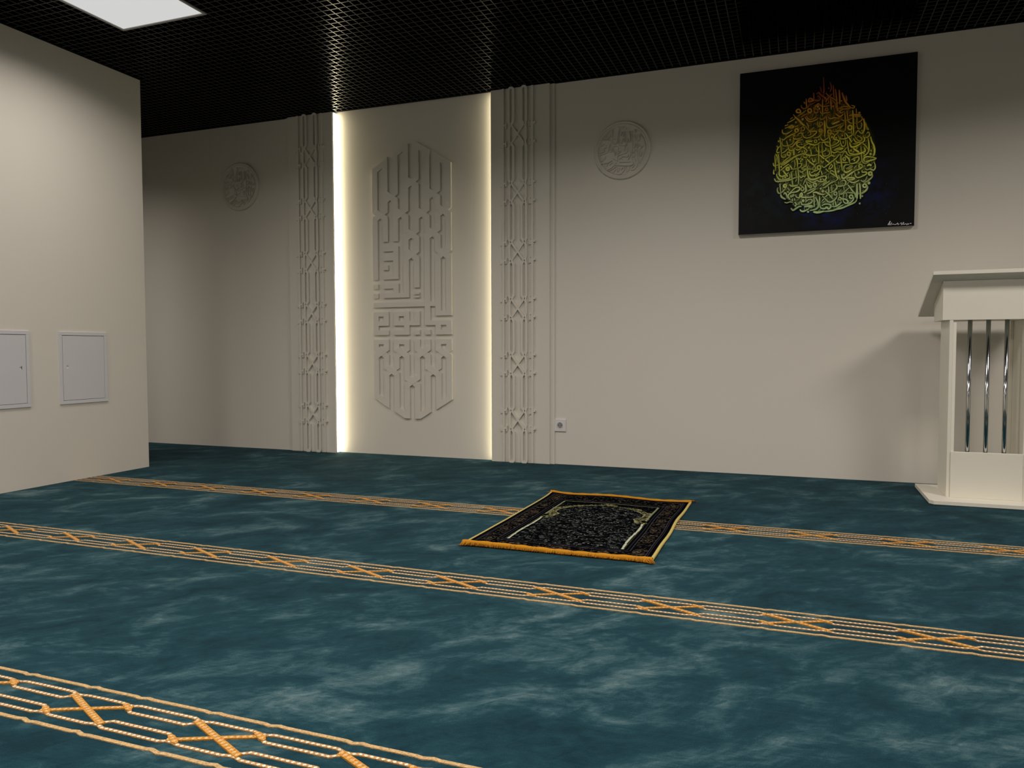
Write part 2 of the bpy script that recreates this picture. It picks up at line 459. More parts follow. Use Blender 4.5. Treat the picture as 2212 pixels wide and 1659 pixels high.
pilaster(-3.664, -3.264, -3.459, -1, 'white carved pilaster left of the glowing niche, lattice strip with X knots')
pilaster(-1.988, -1.565, -1.789, 1, 'white carved pilaster right of the glowing niche, beside the wall socket')

# LED strips along the inner edges of the pilasters
def led(x, s, label, glow, y0, y1):
    t = thing('led_strip', label, 'light strip', (x, 0, 0), 'light strips along the niche')
    bm = new(); box(bm, min(0, s*0.004), max(0, s*0.004), -0.024, 0.028, 0.004, H-0.006); obj('channel', bm, white_metal, t)
    bm = new(); box(bm, min(s*0.004, s*0.009), max(s*0.004, s*0.009), y0, y1, 0.006, H-0.008); obj('diffuser', bm, glow, t)
led(-3.264, 1, 'bright warm white light strip on the left edge of the niche', led_glow[0], -0.022, 0.0265)
led(-1.988, -1, 'warm white light strip tucked behind the right edge of the niche', led_glow[1], -0.012, 0.012)

# ------------------------------------------------------------------ square kufic calligraphy in the niche
KX0, KU = -2.953, 0.64/15
colx = lambda c: KX0 + (2*(c-1)+0.5)*KU
YB, HB = 0.028, 0.0165
CROSS = [(2,1.902,'\\'),(4,1.993,'/'),(6,1.900,'\\'),(1,1.7737,'\\'),(3,1.774,'/'),(5,1.766,'\\'),(7,1.7745,'/'),(4,1.6195,'\\'),(6,1.6205,'/'),(4,1.4736,'/'),(7,1.4736,'/')]
CROSS_LOW = [(1,0.762,'/'),(3,0.762,'\\'),(5,0.762,'/'),(7,0.762,'\\'),(2,0.6295,'\\'),(6,0.6295,'\\'),(4,0.5496,'/')]
DROP = 0.0275
def follow(col, z_start, crossings, z_stop, head):
    """centre line of one strand from the top of column col down through the crossings"""
    pts = list(head); hs = [HB]*len(pts)
    z = z_start
    while True:
        nxt = [c for c in crossings if c[1] < z - 0.03 and col in (c[0], c[0]+1)]
        if not nxt: break
        c = max(nxt, key=lambda q: q[1])
        down_right = (col == c[0])
        over = (c[2] == '\\') == down_right
        h = HB + 0.0022 if over else HB
        z0, z1 = c[1] + DROP, c[1] - DROP
        new_col = c[0]+1 if down_right else c[0]
        pts += [(colx(col), z0+0.035), (colx(col), z0), (colx(new_col), z1), (colx(new_col), z1-0.035)]
        hs += [HB, h, h, HB]
        col = new_col; z = c[1]
    zs = z_stop(col) if callable(z_stop) else z_stop
    pts.append((colx(col), zs)); hs.append(HB)
    # keep heights monotone where two ramps would overlap
    q = [(pts[0], hs[0])]
    for p, h in zip(pts[1:], hs[1:]):
        if abs(p[0]-q[-1][0][0]) < 1e-6 and p[1] > q[-1][0][1] - 0.002:
            mid = (p[0], (p[1]+q[-1][0][1])/2); q[-1] = (mid, HB); continue
        q.append((p, h))
    return [a for a, _ in q], [h for _, h in q]
t = thing('wall_calligraphy', 'tall white interlaced square-letter calligraphy raised on the niche panel', 'wall calligraphy', (0, YB, 0))
place = lambda u, v, h: (u, -h, v)
bm = new()
STOP = {}
TOPS = [((1,2.0994),(2,2.1541)), ((3,2.2060),(4,2.2580)), ((5,2.2560),(6,2.2040)), ((7,2.1539),(8,2.0994))]
ENDZ = {1: 1.300, 2: 1.575, 3: 1.575, 4: 1.1979, 5: 1.233, 6: 0.9933, 7: 1.0615, 8: 1.0615}
for (ca, za), (cb, zb) in TOPS:
    # each arch joins two columns; split it at the high end so both halves run downwards
    pa, ha = follow(ca, 3.0, CROSS, lambda c: ENDZ[c], [])
    pb, hb = follow(cb, 3.0, CROSS, lambda c: ENDZ[c], [])
    crown = [(colx(ca), za), (colx(cb), zb)]
    pts = list(reversed(pa)) + crown + pb
    hs = list(reversed(ha)) + [HB]*len(crown) + hb
    band(bm, pts, KU, 0.0, hs, place, miter=2.6)
BOTS = [((1,0.4349),(2,0.3840)), ((3,0.3400),(4,0.2880)), ((5,0.2880),(6,0.3400)), ((7,0.3840),(8,0.4349))]
for (ca, za), (cb, zb) in BOTS:
    def up(col, z):
        pts = [(colx(col), z)]; hs = [HB]
        while True:
            nxt = [c for c in CROSS_LOW if c[1] > z + 0.03 and col in (c[0], c[0]+1)]
            if not nxt: break
            c = min(nxt, key=lambda q: q[1]); up_right = (col == c[0])
            over = (c[2] == '/') == up_right
            h = HB + 0.0022 if over else HB
            nc = c[0]+1 if up_right else c[0]
            z0, z1 = c[1]-DROP, c[1]+DROP
            if z0-0.03 > pts[-1][1] + 0.002: pts.append((colx(col), z0-0.03)); hs.append(HB)
            pts += [(colx(col), z0), (colx(nc), z1)]; hs += [h, h]
            pts.append((colx(nc), min(z1+0.03, 0.8215))); hs.append(HB)
            col, z = nc, c[1]
        if pts[-1][1] < 0.8215: pts.append((colx(col), 0.8215)); hs.append(HB)
        return pts, hs
    pa, ha = up(ca, za); pb, hb = up(cb, zb)
    band(bm, list(reversed(pa)) + pb, KU, 0.0, list(reversed(ha)) + hb, place, miter=2.6)
# the tall middle arches are cut off level at head and foot
for zc, sgn in ((2.2705, 1), (0.2765, -1)):
    bmesh.ops.bisect_plane(bm, geom=bm.verts[:] + bm.edges[:] + bm.faces[:], dist=1e-6, plane_co=(0, 0, zc), plane_no=(0, 0, sgn), clear_outer=True)
rows = lambda n: 0.891 + 0.0341*n
def cell(u0, u1, n0, n1): return (KX0+u0*KU, KX0+u1*KU, rows(n0), rows(n1))
R = [cell(2,5,18,19), cell(4,5,12,19), cell(2,4,16,17), cell(2,3,14,15), cell(2,5,12,13),
     cell(2,5,10,11), cell(4,5,8,11), cell(2,7,8,9), cell(6,7,8,9),
     cell(0,1,10,11), cell(0,1,8,9), cell(8,9,8.6,9.0), cell(8,9,7.9,8.3), cell(0,12.5,6,7), cell(12,15,4,5),
     cell(10,15,2,3), cell(12,13,0,3), cell(14,15,0,3), cell(12,15,0,1),
     cell(0,3,4,5), cell(0,1,0,5), cell(2,3,2,5), cell(0,3,2,3), cell(0,3,0,1),
     cell(4,7,4,5), cell(4,5,2,5), cell(6,7,0,5), cell(4,9,2,3), cell(8,9,2,5), cell(4,7,0,1),
     cell(8,9,0,1), cell(10,11,0,1),
     (KX0, KX0+3*KU, 0.8215, rows(-1)), (KX0+4*KU, KX0+7*KU, 0.8215, rows(-1)), (KX0+8*KU, KX0+9*KU, 0.8215, rows(-1)),
     (KX0+10*KU, KX0+11*KU, 0.8215, rows(-1)), (KX0+12*KU, KX0+15*KU, 0.8215, rows(-1))]
# the square letters sit a hair lower than the strands that run into them
grid_union(bm, R, 0.0, -(HB-0.0003))
obj('lettering', bm, relief_paint, t)

